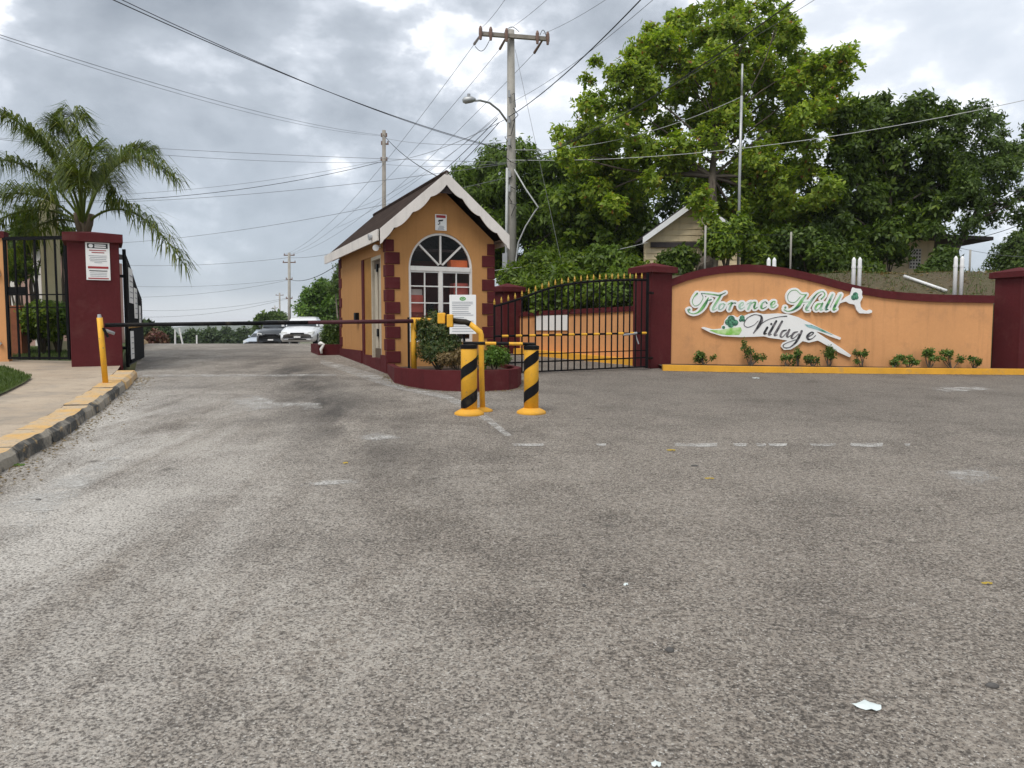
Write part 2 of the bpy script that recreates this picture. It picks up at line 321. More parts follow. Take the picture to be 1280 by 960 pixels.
# ---------------------------------------------------------------- mesh helpers
def tag(o, label=None, cat=None, group=None, kind=None):
    if label: o['label'] = label
    if cat: o['category'] = cat
    if group: o['group'] = group
    if kind: o['kind'] = kind
    return o
def thing(name, loc, label, cat, group=None):
    o = bpy.data.objects.new(name, None); COL.objects.link(o); o.location = loc; o.empty_display_size = .2
    return tag(o, label, cat, group)
def wloc(o):
    v = Vector((0, 0, 0))
    while o is not None: v += o.location; o = o.parent
    return v
class MB:
    def __init__(s, T=None): s.v = []; s.f = []; s.T = T
    def vs(s, pts):
        i = len(s.v); s.v += [tuple(s.T(*p)) if s.T else tuple(p) for p in pts]; return i
    def poly(s, pts): i = s.vs(pts); s.f.append(tuple(range(i, i + len(pts))))
    def box(s, a, b):
        (x0, y0, z0), (x1, y1, z1) = a, b
        i = s.vs([(x0, y0, z0), (x1, y0, z0), (x1, y1, z0), (x0, y1, z0), (x0, y0, z1), (x1, y0, z1), (x1, y1, z1), (x0, y1, z1)])
        s.f += [tuple(i + k for k in q) for q in ((3, 2, 1, 0), (4, 5, 6, 7), (0, 1, 5, 4), (1, 2, 6, 5), (2, 3, 7, 6), (3, 0, 4, 7))]
        return s
    def hexa(s, p8):
        i = s.vs(p8); s.f += [tuple(i + k for k in q) for q in ((3, 2, 1, 0), (4, 5, 6, 7), (0, 1, 5, 4), (1, 2, 6, 5), (2, 3, 7, 6), (3, 0, 4, 7))]; return s
    def prism(s, poly, d):                 # poly: 3D points, extruded by vector d
        n = len(poly); d = Vector(d); q = [tuple(Vector(p) + d) for p in poly]
        i = s.vs(list(poly) + q)
        s.f.append(tuple(range(i, i + n))); s.f.append(tuple(range(i + 2 * n - 1, i + n - 1, -1)))
        for k in range(n): a = i + k; b = i + (k + 1) % n; s.f.append((b, a, a + n, b + n))
        return s
    def tube(s, pts, r, n=8, cap=True):
        pts = [Vector(p) for p in pts]; m = len(pts)
        rr = r if isinstance(r, (list, tuple)) else [r] * m
        prev = None; i0 = len(s.v)
        for k, p in enumerate(pts):
            d = (pts[min(k + 1, m - 1)] - pts[max(k - 1, 0)]).normalized()
            if prev is None: a = d.orthogonal().normalized()
            else:
                a = prev - d * prev.dot(d)
                a = a.normalized() if a.length > 1e-6 else d.orthogonal().normalized()
            prev = a; b = d.cross(a)
            s.vs([p + (a * math.cos(t) + b * math.sin(t)) * rr[k] for t in (2 * math.pi * j / n for j in range(n))])
        for k in range(m - 1):
            for j in range(n):
                a = i0 + k * n + j; b = i0 + k * n + (j + 1) % n; s.f.append((a, b, b + n, a + n))
        if cap:
            s.f.append(tuple(range(i0 + n - 1, i0 - 1, -1))); e = i0 + (m - 1) * n; s.f.append(tuple(range(e, e + n)))
        return s
    def lathe(s, c, prof, n=20):           # prof: (r, z)
        i0 = len(s.v)
        for r_, z in prof: s.vs([(c[0] + r_ * math.cos(2 * math.pi * j / n), c[1] + r_ * math.sin(2 * math.pi * j / n), c[2] + z) for j in range(n)])
        for k in range(len(prof) - 1):
            for j in range(n): a = i0 + k * n + j; b = i0 + k * n + (j + 1) % n; s.f.append((a, b, b + n, a + n))
        s.f.append(tuple(range(i0 + n - 1, i0 - 1, -1))); e = i0 + (len(prof) - 1) * n; s.f.append(tuple(range(e, e + n)))
        return s
    def build(s, name, m, parent=None, smooth=False, bevel=0):
        o0 = wloc(parent) if parent else Vector((0, 0, 0))
        me = bpy.data.meshes.new(name); me.from_pydata([(a - o0.x, b - o0.y, c - o0.z) for a, b, c in s.v], [], s.f); me.update()
        me.materials.append(MATS[m])
        if smooth: me.polygons.foreach_set('use_smooth', [True] * len(me.polygons))
        o = bpy.data.objects.new(name, me); COL.objects.link(o)
        if parent: o.parent = parent
        if bevel:
            b = o.modifiers.new('bevel', 'BEVEL'); b.width = bevel; b.segments = 2; b.limit_method = 'ANGLE'
        return o
    def top(s, name, m, label, cat, group=None, **k):    # a thing that is one mesh, with its origin at its own base
        v = np.array(s.v); c = v.mean(0); c[2] = v[:, 2].min()
        e = bpy.data.objects.new('tmp', None); e.location = Vector(c)
        o = s.build(name, m, e, **k); o.parent = None; o.location = Vector(c); bpy.data.objects.remove(e)
        return tag(o, label, cat, group)
def copy_tree(o, parent=None):
    c = o.copy(); COL.objects.link(c); c.parent = parent
    for ch in [q for q in COL.objects if q.parent == o]: copy_tree(ch, c)
    return c
def frame(o, ang):                        # local frame rotated about z: x' along the face, y' away, z up
    s_ = Vector((math.cos(ang), math.sin(ang), 0)); a_ = Vector((-math.sin(ang), math.cos(ang), 0)); o = Vector(o)
    return lambda x, y, z: o + s_ * x + a_ * y + Vector((0, 0, z))
def np_mesh(name, verts, quads, m, parent, smooth=False):
    o0 = np.array(wloc(parent)) if parent else np.zeros(3)
    verts = (verts - o0).astype(np.float32); k = quads.shape[1]
    me = bpy.data.meshes.new(name); me.vertices.add(len(verts)); me.vertices.foreach_set('co', verts.ravel())
    me.loops.add(quads.size); me.loops.foreach_set('vertex_index', quads.astype(np.int32).ravel())
    me.polygons.add(len(quads)); me.polygons.foreach_set('loop_start', np.arange(0, quads.size, k, dtype=np.int32))
    me.update(calc_edges=True); me.materials.append(MATS[m])
    if smooth: me.polygons.foreach_set('use_smooth', [True] * len(me.polygons))
    o = bpy.data.objects.new(name, me); COL.objects.link(o)
    if parent: o.parent = parent
    return o
def nrm(a): return a / np.maximum(1e-9, np.linalg.norm(a, axis=1, keepdims=True))
def leaves(name, c, ax, up, Ln, Wd, m, parent, fold=.12):
    ax = nrm(ax); sd = nrm(np.cross(ax, up)); up2 = np.cross(sd, ax)
    Ln = Ln[:, None]; Wd = Wd[:, None]
    base = c; tip = c + ax * Ln - up2 * Ln * .10
    mid = c + ax * Ln * .5
    v = np.stack([base, mid + sd * Wd * .5 + up2 * Wd * fold, tip, mid - sd * Wd * .5 + up2 * Wd * fold], 1).reshape(-1, 3)
    q = np.arange(len(c) * 4).reshape(-1, 4)
    return np_mesh(name, v, q, m, parent)
def wob3(p, f, s):
    return np.sin(p[:, 0] * f + s) * np.sin(p[:, 1] * f * 1.13 + s * 2.1) + np.sin(p[:, 2] * f * 1.27 + s * .7) * np.sin((p[:, 0] + p[:, 1]) * f * .8 + s * 1.3)
def crown(name, lobes, n, leaf, aspect, k, m, parent, droop=.35, rmin=.45, gap=.0, spread=.85, zmin=None, seed=1, upb=.3):
    # lobes: (center, (rx,ry,rz)); n clusters of k leaves spread through their volume, denser towards the outside
    g = np.random.default_rng(seed)
    vol = np.array([r[0] * r[2] + r[0] * r[1] + r[1] * r[2] for _, r in lobes]); w = vol / vol.sum()
    idx = g.choice(len(lobes), n, p=w)
    C = np.array([tuple(l[0]) for l in lobes])[idx]; RR = np.array([l[1] for l in lobes])[idx]
    d = nrm(g.normal(size=(n, 3))); rad = rmin + (1.06 - rmin) * g.random(n) ** .6
    rad *= 1 + .16 * wob3(C + d * RR, 2.3, seed)
    p = C + d * RR * rad[:, None]
    keep = np.ones(n, bool)
    if gap: keep = wob3(p, 1.9, seed * 3.3) > -1.2 + gap
    if zmin is not None: keep &= p[:, 2] > zmin
    p = p[keep]; d = d[keep]; M = len(p)
    o = nrm(d + np.array([0, 0, upb]) + g.normal(size=(M, 3)) * .25)
    t1 = nrm(np.cross(o, g.normal(size=(M, 3)))); t2 = np.cross(o, t1)
    pp = np.repeat(p, k, 0); oo = np.repeat(o, k, 0)
    a = np.tile(np.arange(k) * 2.399, M) + g.random(M * k) * .8
    tt = np.repeat(t1, k, 0) * np.cos(a)[:, None] + np.repeat(t2, k, 0) * np.sin(a)[:, None]
    ax = tt * spread + oo * g.uniform(.05, .8, (M * k, 1)) + np.array([0, 0, -droop]) * g.uniform(.4, 1.3, (M * k, 1))
    Ln = leaf * g.uniform(.45, 1.35, M * k); Wd = Ln * aspect * g.uniform(.8, 1.2, M * k)
    pp = pp + oo * g.uniform(-.6, .6, (M * k, 1)) * leaf + g.normal(size=(M * k, 3)) * leaf * .25
    return leaves(name, pp, ax, oo + g.normal(size=(M * k, 3)) * .3, Ln, Wd, m, parent)
def limb(mb, a, b, r0, r1, bend=.12, n=6, seg=6):
    a = Vector(a); b = Vector(b); d = (b - a); off = Vector((random.uniform(-1, 1), random.uniform(-1, 1), random.uniform(-.2, .6))) * d.length * bend
    pts = [a.lerp(b, t) + off * math.sin(math.pi * t) for t in [i / seg for i in range(seg + 1)]]
    mb.tube(pts, [r0 + (r1 - r0) * i / seg for i in range(seg + 1)], n); return pts
def tree(name, base, lobes, label, trunk_r, bark='bark', fork=.35, group=None, twigs=2, step=1, kmin=5, **kw):
    base = Vector(base); t = thing(name, base, label, 'tree', group)
    cen = sum((Vector(l[0]) for l in lobes), Vector()) / len(lobes)
    top = Vector((base.x * .5 + cen.x * .5, base.y * .5 + cen.y * .5, base.z + (cen.z - base.z) * fork))
    hi = Vector((cen.x, cen.y, base.z + (cen.z - base.z) * min(1.15, fork + .55)))
    mb = MB(); off = Vector((random.uniform(-.2, .2), random.uniform(-.2, .2), 0)) * trunk_r * 4
    tp = [base - Vector((0, 0, .1))] + [(base * (1 - t) ** 2 + top * 2 * t * (1 - t) + hi * t * t) + off * math.sin(6 * t) for t in [k / 12 for k in range(1, 13)]]
    mb.tube(tp, [trunk_r * (1 - .075 * k) + .01 for k in range(13)], 9); mb.build('trunk', bark, t, True)
    mb = MB()
    for c, r in lobes[::step]:
        c = Vector(c); hd = math.hypot(c.x - hi.x, c.y - hi.y); zs_ = c.z - .75 * hd - .3
        k = max(kmin, min(11, sum(1 for q in tp if q.z < zs_))); st = tp[k]; c = st.lerp(c, .86)
        rr0 = (trunk_r * (1 - .075 * k) + .01) * .5; pts = limb(mb, st, c, rr0, trunk_r * .05, .12)
        for _ in range(twigs):
            e = c + Vector((random.uniform(-1, 1) * r[0], random.uniform(-1, 1) * r[1], random.uniform(-.4, 1) * r[2])) * .8
            limb(mb, pts[-2], e, trunk_r * .07, trunk_r * .02, .15, 5, 4)
    mb.build('limbs', bark, t, True)
    crown('crown', lobes, parent=t, **kw)
    return t
def shrub(name, base, lobes, label, group=None, cat='shrub', stem=.02, bark='bark', **kw):
    t = thing(name, base, label, cat, group); mb = MB()
    for c, r in lobes: limb(mb, Vector(base) - Vector((0, 0, .04)), Vector(c), stem, stem * .4, .1, 5, 4)
    mb.build('stems', bark, t, True); crown('foliage', lobes, parent=t, **kw); return t
def struct(o, kind='structure'): o['kind'] = kind; return o
# ================================================================ THE SETTING
def grid_sheet(name, m, rows, parent=None):
    n = len(rows[0]); v = np.array([p for r in rows for p in r], float)
    q = np.array([[i * n + j, i * n + j + 1, (i + 1) * n + j + 1, (i + 1) * n + j] for i in range(len(rows) - 1) for j in range(n - 1)])
    return np_mesh(name, v, q, m, parent, True)
# ground to the horizon
rows = []
for r_ in [0.5, 3, 6, 9, 12, 15, 18, 21, 24, 27, 30, 33, 36, 40, 45, 50, 60, 75, 95, 120, 150, 185, 220, 300, 500, 900, 1600, 3000, 6000]:
    rows.append([(r_ * math.sin(a), r_ * math.cos(a), gz(r_ * math.sin(a), r_ * math.cos(a)) - .10) for a in [2 * math.pi * k / 96 for k in range(97)]])
ground = struct(grid_sheet('ground', 'earth_grass', rows))
# left kerb line (road side, at road level)
K = [G(u, v) for u, v in ((-3, 592), (28, 574), (60, 556), (105, 527), (150, 492), (170, 472))]
d0 = (K[1] - K[0]).normalized(); K = [on(K[0].x - d0.x * q, K[0].y - d0.y * q) for q in (11, 6, 3)] + K
Kend = K[-1]; KF = [on(Kend.x - .42 * q, Kend.y + .907 * q) for q in (1.5, 4, 8, 12, 17, 24, 34)]
KL = K + KF
def xl(y):
    for a, b in zip(KL, KL[1:]):
        if a.y <= y <= b.y: return a.x + (b.x - a.x) * (y - a.y) / (b.y - a.y)
    return KL[0].x + .3 * (KL[0].y - y) if y < KL[0].y else KL[-1].x - .42 * (y - KL[-1].y)
def xr(y): return 40 if y < 18 else (6 if y < 27 else -.44 * (y - 27) - 1)
rows = []
for y in [-12, -8, -4, -2, 0, 2, 4, 6, 7, 8, 9, 10, 11, 12, 13, 14, 15, 16, 17, 17.9, 18.1, 19, 20, 22, 24, 25, 26, 27, 28, 29, 30, 31, 32, 34, 36, 38, 40, 44, 48, 54, 60, 70]:
    a, b = xl(y) - .05, xr(y); rows.append([(a + (b - a) * t, y, gz(a + (b - a) * t, y)) for t in [k / 40 for k in range(41)]])
road = struct(grid_sheet('road', 'asphalt', rows))
def lnrm(i, pts):
    a = pts[max(i - 1, 0)]; b = pts[min(i + 1, len(pts) - 1)]; d = (b - a); return Vector((-d.y, d.x, 0)).normalized()
KH = .15
# pavement behind the kerb
rows = [[(K[i] + lnrm(i, K) * t) for t in (.30, 1, 2, 3, 4.5, 6.5)] for i in range(len(K))]
rows = [[(p.x, p.y, gz(p.x, p.y) + KH - .012) for p in r] for r in rows]
kx, ky = K[-1].x, K[-1].y
rows.append([(kx - .25 - .42 * 1.2 - t, ky + 1.6 + t * .10, gz(kx - t, ky + 1.6) + KH - .012) for t in (.30, 1, 2, 3, 4.5, 6.5)])
pavement = struct(grid_sheet('pavement', 'pavement', rows))
# garden lawn further back on that side, up to the crest
rows = []
for q in (15.9, 17, 18.5, 20, 23, 26, 30, 36, 48):
    rows.append([(xl(q) - .35 - t, q, gz(xl(q) - t, q) + .10) for t in (0, .6, 1.5, 3, 5, 8, 12, 20, 40)])
lawn = struct(grid_sheet('lawn', 'lawn_mat', rows))
# kerb stones
kerb = struct(MB().box((K[0].x - .1, K[0].y - .3, K[0].z - .05), (K[0].x, K[0].y, K[0].z + .05)).build('kerb', 'kerb_worn'))
def resample(pts, step):
    out = [pts[0].copy()]; acc = 0
    for a, b in zip(pts, pts[1:]):
        l = (b - a).length; t = step - acc
        while t < l: out.append(a.lerp(b, t / l)); t += step
        acc = l - (t - step)
    out.append(pts[-1]); return out
kp = resample([p for p in K if p.y > -4], .92)
for i in range(len(kp) - 1):
    a, b = kp[i], kp[i + 1]
    na = lnrm(i, kp); nb = lnrm(i + 1, kp); d = (b - a).normalized(); a = a + d * .0015; b = b - d * .0015
    late = i >= len(kp) - 4
    hj = random.uniform(-.012, .012); out = random.uniform(0, .03)
    sec = [(-out - .02, -.05), (-out, .10 + hj), (.03, .145 + hj), (.30, .148 + hj), (.30, -.05)]
    mb = MB(); M = 6; idx = []
    for k in range(M + 1):
        p = a.lerp(b, k / M); n_ = na.lerp(nb, k / M); jit = random.uniform(-.010, .010)
        idx.append(mb.vs([(p.x + n_.x * (s0 + jit), p.y + n_.y * (s0 + jit), gz(p.x, p.y) + z0 + (jit * .5 if z0 > 0 else 0)) for s0, z0 in sec]))
    fm = []
    for k in range(M):
        for j in range(4):
            p, q = idx[k], idx[k + 1]; mb.f.append((p + j, q + j, q + j + 1, p + j + 1)); fm.append(0 if j < 2 else 1)
    mb.f += [tuple(range(idx[0], idx[0] + 5)), tuple(range(idx[-1] + 4, idx[-1] - 1, -1))]; fm += [0, 0]
    o = mb.build('kerb_stone', 'kerb_top' if i >= len(kp) - 3 else 'kerb_worn', kerb); o.data.materials.append(MATS['kerb_top'])
    o.data.polygons.foreach_set('material_index', fm)
# verge kerb going on past the gate
mb = MB()
pts = KF[2:7]; i0 = None
for i, p in enumerate(pts):
    n_ = lnrm(i, pts); j = mb.vs([(p.x + n_.x * a, p.y + n_.y * a, gz(p.x, p.y) + z) for a, z in ((0, -.05), (.02, .16), (.3, .17), (.3, -.05))])
    if i0 is not None:
        for q in range(3): mb.f.append((i0 + q, j + q, j + q + 1, i0 + q + 1))
    i0 = j
mb.build('kerb_run', 'kerb_top', kerb)
# bank held back by the walls on the right
Fp = [(60, 17.95, 2.0), (30, 17.95, 2.0), (11.6, 17.95, 2.15), (7, 17.95, 2.1), (3.35, 17.95, 1.9), (1.7, 19.7, 1.9), (.25, 21.6, 1.8), (-.4, 26, 1.5), (-3, 34, 1.0), (-7, 46, .6)]
Bp = [(120, 95), (60, 95), (34, 95), (24, 95), (16, 95), (10, 95), (4, 95), (0, 95), (-5, 95), (-12, 95)]
def densify(a, k):
    o = []
    for p, q in zip(a, a[1:]):
        for i in range(k): o.append(tuple(p[j] + (q[j] - p[j]) * i / k for j in range(len(p))))
    return o + [a[-1]]
Fd, Bd = densify(Fp, 6), densify(Bp, 6)
def bankz(f, b, t):
    d = t * math.hypot(b[0] - f[0], b[1] - f[1]); full = 3.15 if f[0] > 0 else max(.8, 3.15 + f[0] * .35)
    x, y = f[0] + (b[0] - f[0]) * t, f[1] + (b[1] - f[1]) * t
    return f[2] + (full - f[2]) * sstep(0, 4.0, d) + .05 * math.sin(x * 1.9 + y) + .05 * math.sin(y * 1.3 - x * .7) * min(1, d)
rows = [[(f[0], f[1], -.2) for f in Fd]]
for t in (0, .004, .01, .02, .03, .04, .05, .06, .08, .1, .13, .17, .22, .3, .45, .7, 1):
    rows.append([(f[0] + (b[0] - f[0]) * t, f[1] + (b[1] - f[1]) * t, bankz(f, b, t)) for f, b in zip(Fd, Bd)])
bank = struct(grid_sheet('bank', 'bank_mat', rows))
def bank_at(x, y):
    best = None
    for f, b in zip(Fd, Bd):
        t = (y - f[1]) / (b[1] - f[1])
        if t < 0: continue
        xx = f[0] + (b[0] - f[0]) * t
        if best is None or abs(xx - x) < best[0]: best = (abs(xx - x), bankz(f, b, t))
    return best[1] if best else gz(x, y)
# far hills
rows = []
for i, (dy, hf) in enumerate(((-500, 0), (-250, .35), (-80, .8), (0, 1), (150, .85), (500, .2))):
    rows.append([(x, 1900 + dy, -7 + hf * (26 + 9 * math.sin(x / 310 + 1.2) + 5 * math.sin(x / 120) + 3 * math.sin(x / 57 + 2))) for x in range(-3200, 3201, 40)])
hills = struct(grid_sheet('hills', 'hill_mat', rows))
# worn road paint and repairs: sheets 4 mm above the asphalt
def decal(px, name='road_marking', m='worn_paint', dz=.005, soft=0, wear=.97):
    mb = MB(); p = [G(*q) for q in px]
    if soft:
        px2 = []; n = len(px)
        for i in range(n):
            a, b = p[i], p[(i + 1) % n]; px2 += [a.lerp(b, k / 3) for k in range(3)]
        p = px2
    c = sum(p, Vector()) / len(p); n = len(p); W_ = lambda q: (q.x, q.y, gz(q.x, q.y) + dz)
    att = [wear] * n
    if soft:
        mb.vs([W_(q) for q in p]); mb.vs([W_(c.lerp(q, .72)) for q in p]); mb.vs([W_(c.lerp(q, .4)) for q in p])
        for r_ in (0, n):
            for i in range(n): mb.f.append((r_ + i, r_ + (i + 1) % n, r_ + n + (i + 1) % n, r_ + n + i))
        mb.f.append(tuple(range(2 * n, 3 * n))); att = [0.0] * n + [.6] * n + [1.] * n
    else: mb.poly([W_(q) for q in p])
    o = mb.build(name, m, road); at = o.data.attributes.new('wear', 'FLOAT', 'POINT'); at.data.foreach_set('value', att); return o
decal([(178, 468.4), (300, 468.4), (420, 467.8), (420, 470.4), (300, 471.4), (178, 471)])
decal([(478, 476), (505, 484), (560, 494), (600, 512), (640, 545), (632, 546), (588, 513), (548, 497), (498, 487), (470, 478)])
for a, b, h in ((640, 680, 3), (745, 758, 3), (842, 897, 4.2), (916, 934, 4), (944, 958, 3.4), (960, 984, 3.4), (1012, 1045, 3), (1062, 1104, 4.6), (1130, 1138, 3)):
    w = b - a; decal([(a, 556.5 - h / 2), (a + w * .4, 556 - h / 2 + .8), (b, 556.5 - h / 2), (b - 1, 556.5 + h / 2), (a + w * .5, 557 + h / 2), (a + 2, 556 + h / 2)], wear=1.16)
decal([(260, 498), (300, 489), (345, 494), (352, 503), (400, 502), (408, 510), (360, 514), (300, 520), (262, 512)], soft=1)
decal([(340, 606), (400, 601), (470, 597), (472, 604), (410, 608), (345, 614)], soft=1)
decal([(1150, 484), (1240, 482), (1260, 489), (1165, 492)], soft=1)
decal([(150, 478), (176, 474), (190, 480), (170, 492), (120, 505)], soft=1)
decal([(430, 545), (470, 538), (520, 548), (470, 556)], soft=1)
decal([(402, 450), (440, 459), (478, 471), (505, 482), (500, 487), (470, 479), (432, 465), (400, 455)], soft=0)
decal([(1150, 590), (1230, 580), (1275, 600), (1200, 612)], soft=1)
decal([(360, 500), (405, 503), (410, 513), (375, 515)], soft=1)
decal([(-30, 640), (60, 600), (150, 560), (190, 540), (150, 590), (60, 660), (-30, 720)], soft=1)
# ================================================================ GUARD BOOTH
BO = Vector((-2.47, 15.3, 0)); BA = math.atan2(.396, .918); gz0 = gz(BO.x, BO.y) - .02
HB = frame((BO.x, BO.y, 0), BA)
BW, BL, ZE, ZA = 2.27, 4.9, 3.44, 4.62          # width, length, eave and apex heights
booth = thing('guard_booth', HB(BW / 2, BL / 2, gz0), 'small ochre gatehouse with maroon quoins, arched window and brown gabled roof', 'gatehouse')
WX0, WX1, WZ0, WZS = .44, 1.80, 1.35, 2.83        # window opening
WC = (WX0 + WX1) / 2; WR = (WX1 - WX0) / 2; ARCH_K = 1.06
def gable_z(x): return ZE + (ZA - .18 - ZE) * (1 - abs(x - BW / 2) / (BW / 2))
TH = .15
mb = MB(HB)
def wallcol(x0, x1, zb0, zb1, zt0, zt1):           # a slab piece of the front wall with thickness
    mb.hexa([(x0, 0, zb0), (x1, 0, zb1), (x1, TH, zb1), (x0, TH, zb0), (x0, 0, zt0), (x1, 0, zt1), (x1, TH, zt1), (x0, TH, zt0)])
zb = gz0 - .1
wallcol(0, WX0, zb, zb, ZE, gable_z(WX0)); wallcol(WX1, BW, zb, zb, gable_z(WX1), ZE)
NS = 24; xs = [WC - WR * math.cos(math.pi * k / NS) for k in range(NS + 1)]; az = [WZS + WR * ARCH_K * math.sin(math.pi * k / NS) for k in range(NS + 1)]
for k in range(NS): wallcol(xs[k], xs[k + 1], az[k], az[k + 1], gable_z(xs[k]), gable_z(xs[k + 1]))
wallcol(WX0, WX1, zb, zb, WZ0, WZ0)
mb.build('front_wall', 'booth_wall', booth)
D0, D1, D2, D3 = .50, 1.38, 2.10, 2.30
zdoor = gz0 + 2.42
mb = MB(HB)
mb.box((0, TH, zb), (TH, D0, ZE)); mb.box((0, D0, zdoor), (TH, D1, ZE)); mb.box((0, D3, zb), (TH, BL, ZE))
mb.box((0, D1, zdoor + .02), (TH, D3, ZE))
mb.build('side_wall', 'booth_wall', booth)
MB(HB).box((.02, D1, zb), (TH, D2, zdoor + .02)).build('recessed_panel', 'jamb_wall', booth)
MB(HB).box((-.008, D2, zb), (TH, D3, zdoor + .02)).build('pilaster', 'maroon', booth)
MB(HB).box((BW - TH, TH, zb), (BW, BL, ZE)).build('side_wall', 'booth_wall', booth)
mb = MB(HB); mb.prism([(TH, BL - TH, zb), (BW - TH, BL - TH, zb), (BW - TH, BL - TH, ZE), (BW / 2, BL - TH, ZA - .2), (TH, BL - TH, ZE)], (-math.sin(BA) * 0, 0, 0) if 0 else (0, TH * .9, 0))
mb.build('rear_wall', 'interior', booth)
MB(HB).box((TH, TH, gz0 + .05), (BW - TH, BL - TH, gz0 + .12)).build('floor_slab', 'pole_concrete', booth)
MB(HB).box((TH, TH, ZE - .25), (BW - TH, BL - TH, ZE - .2)).build('ceiling_board', 'interior_dark', booth)
# inside: back partition, and boxes added to stand in for red window reflections
MB(HB).box((TH + .01, 2.2, gz0 + .12), (BW - TH - .01, 2.26, ZE - .26)).build('partition', 'interior', booth)
MB(HB).box((1.38, .14, 2.86), (1.74, .4, 3.03)).build('reflection_box', 'red_reflection', booth)
MB(HB).box((1.20, .16, 2.82), (1.76, .5, 2.855)).build('shelf', 'interior_dark', booth)
MB(HB).box((1.44, .15, 2.02), (1.76, .4, 2.56)).build('reflection_box', 'rose_reflection', booth)
MB(HB).box((.48, .15, 1.95), (.78, .4, 2.30)).build('reflection_box', 'rose_reflection', booth)
MB(HB).box((.50, .14, 2.302), (.76, .4, 2.42)).build('reflection_box', 'barge_white', booth)
MB(HB).box((.46, .14, 1.45), (.86, .5, 1.94)).build('reflection_box', 'interior', booth)
MB(HB).box((1.0, .5, 1.4), (1.12, .62, 2.15)).build('monitor_stand', 'black_metal', booth)
MB(HB).box((.3, 1.4, gz0 + .12), (1.9, 1.9, 1.6)).build('desk', 'interior', booth)
# door in the side wall
dr = MB(HB)
for y0, y1 in ((D0, D0 + .07), (D1 - .07, D1)): dr.box((.004, y0, gz0 + .3), (TH, y1, zdoor))
dr.box((.004, D0 + .07, zdoor - .07), (TH, D1 - .07, zdoor))
dfr = dr.build('door_frame', 'old_white', booth)
door = MB(HB).box((.06, D0 + .07, gz0 + .3), (.10, D1 - .07, zdoor - .07)).build('door', 'door_wood', booth)
for y0 in (D0 + .14, D0 + .50):
    MB(HB).box((.045, y0, gz0 + .5), (.06, y0 + .24, zdoor - .25)).build('door_panel', 'old_white', door)
for z in (.75, 2.1): MB(HB).box((.02, D0 + .42, gz0 + z), (.06, D0 + .52, gz0 + z + .16)).build('hinge', 'black_metal', door)
MB(HB).box((-.04, D0, gz0 - .1), (TH, D1, gz0 + .3)).build('door_step', 'maroon', booth)
# maroon plinth along the side
MB(HB).box((-.035, D3, gz0 - .1), (0, BL + .02, gz0 + .42)).build('plinth', 'maroon', booth)
MB(HB).box((-.035, .02, gz0 - .1), (0, D0, gz0 + .38)).build('plinth', 'maroon', booth)
MB(HB).box((-.02, D1, gz0 - .1), (.018, D2, gz0 + .34)).build('plinth', 'maroon', booth)
# quoins: alternating long and short blocks wrapped round the corners
qh = .245; z = gz0 - .02; i = 0
while z + qh < ZE + .05:
    lo = .26 if i % 2 else .145; ls = .13 if i % 2 else .22
    MB(HB).box((-.022, -.022, z + .006), (lo, ls, z + qh - .006)).build('quoin', 'maroon', booth, bevel=.008)
    MB(HB).box((BW - lo, -.022, z + .006), (BW + .022, ls, z + qh - .006)).build('quoin', 'maroon', booth, bevel=.008)
    MB(HB).box((-.022, BL - (.16 if i % 2 else .3), z + .006), (lo, BL + .022, z + qh - .006)).build('quoin', 'maroon', booth, bevel=.008)
    z += qh; i += 1
# window: frame, glazing bars, panes
fm = MB(HB)
def arcstrip(r0, r1, y0, y1, k=1.06, n=24):
    for q in range(n):
        a, b = math.pi * q / n, math.pi * (q + 1) / n
        pt = lambda r_, t, y: (WC - r_ * math.cos(t), y, WZS + r_ * k * math.sin(t))
        fm.hexa([pt(r0, a, y0), pt(r0, b, y0), pt(r0, b, y1), pt(r0, a, y1), pt(r1, a, y0), pt(r1, b, y0), pt(r1, b, y1), pt(r1, a, y1)])
FB0, FB1 = .02, .08
arcstrip(WR - .04, WR - .001, FB0, FB1)
fm.box((WX0, FB0, WZ0), (WX0 + .04, FB1, WZS)); fm.box((WX1 - .04, FB0, WZ0), (WX1, FB1, WZS)); fm.box((WX0 + .04, FB0, WZ0), (WX1 - .04, FB1, WZ0 + .06))
win = fm.build('window_frame', 'white_paint', booth)
MB(HB).box((WX0 + .04, FB0 - .012, WZS - .045), (WX1 - .04, FB1, WZS + .045)).build('transom', 'white_paint', win)
MB(HB).box((WC - .034, FB0 - .008, WZ0 + .06), (WC + .034, FB1, WZS - .045)).build('mullion', 'white_paint', win)
for t in (.25, .5, .75):
    a = math.pi * t; dx, dz = -math.cos(a) * (WR - .05), math.sin(a) * (WR - .05) * 1.06; nx, nz = dz, -dx; l = math.hypot(nx, nz); nx, nz = nx / l * .016, nz / l * .016
    s0 = .08
    MB(HB).hexa([(WC + dx * s0 - nx, FB0, WZS + dz * s0 - nz + .04), (WC + dx * s0 + nx, FB0, WZS + dz * s0 + nz + .04), (WC + dx * s0 + nx, FB1, WZS + dz * s0 + nz + .04), (WC + dx * s0 - nx, FB1, WZS + dz * s0 - nz + .04),
              (WC + dx - nx, FB0, WZS + dz - nz), (WC + dx + nx, FB0, WZS + dz + nz), (WC + dx + nx, FB1, WZS + dz + nz), (WC + dx - nx, FB1, WZS + dz - nz)]).build('glazing_bar', 'white_paint', win)
cols = []
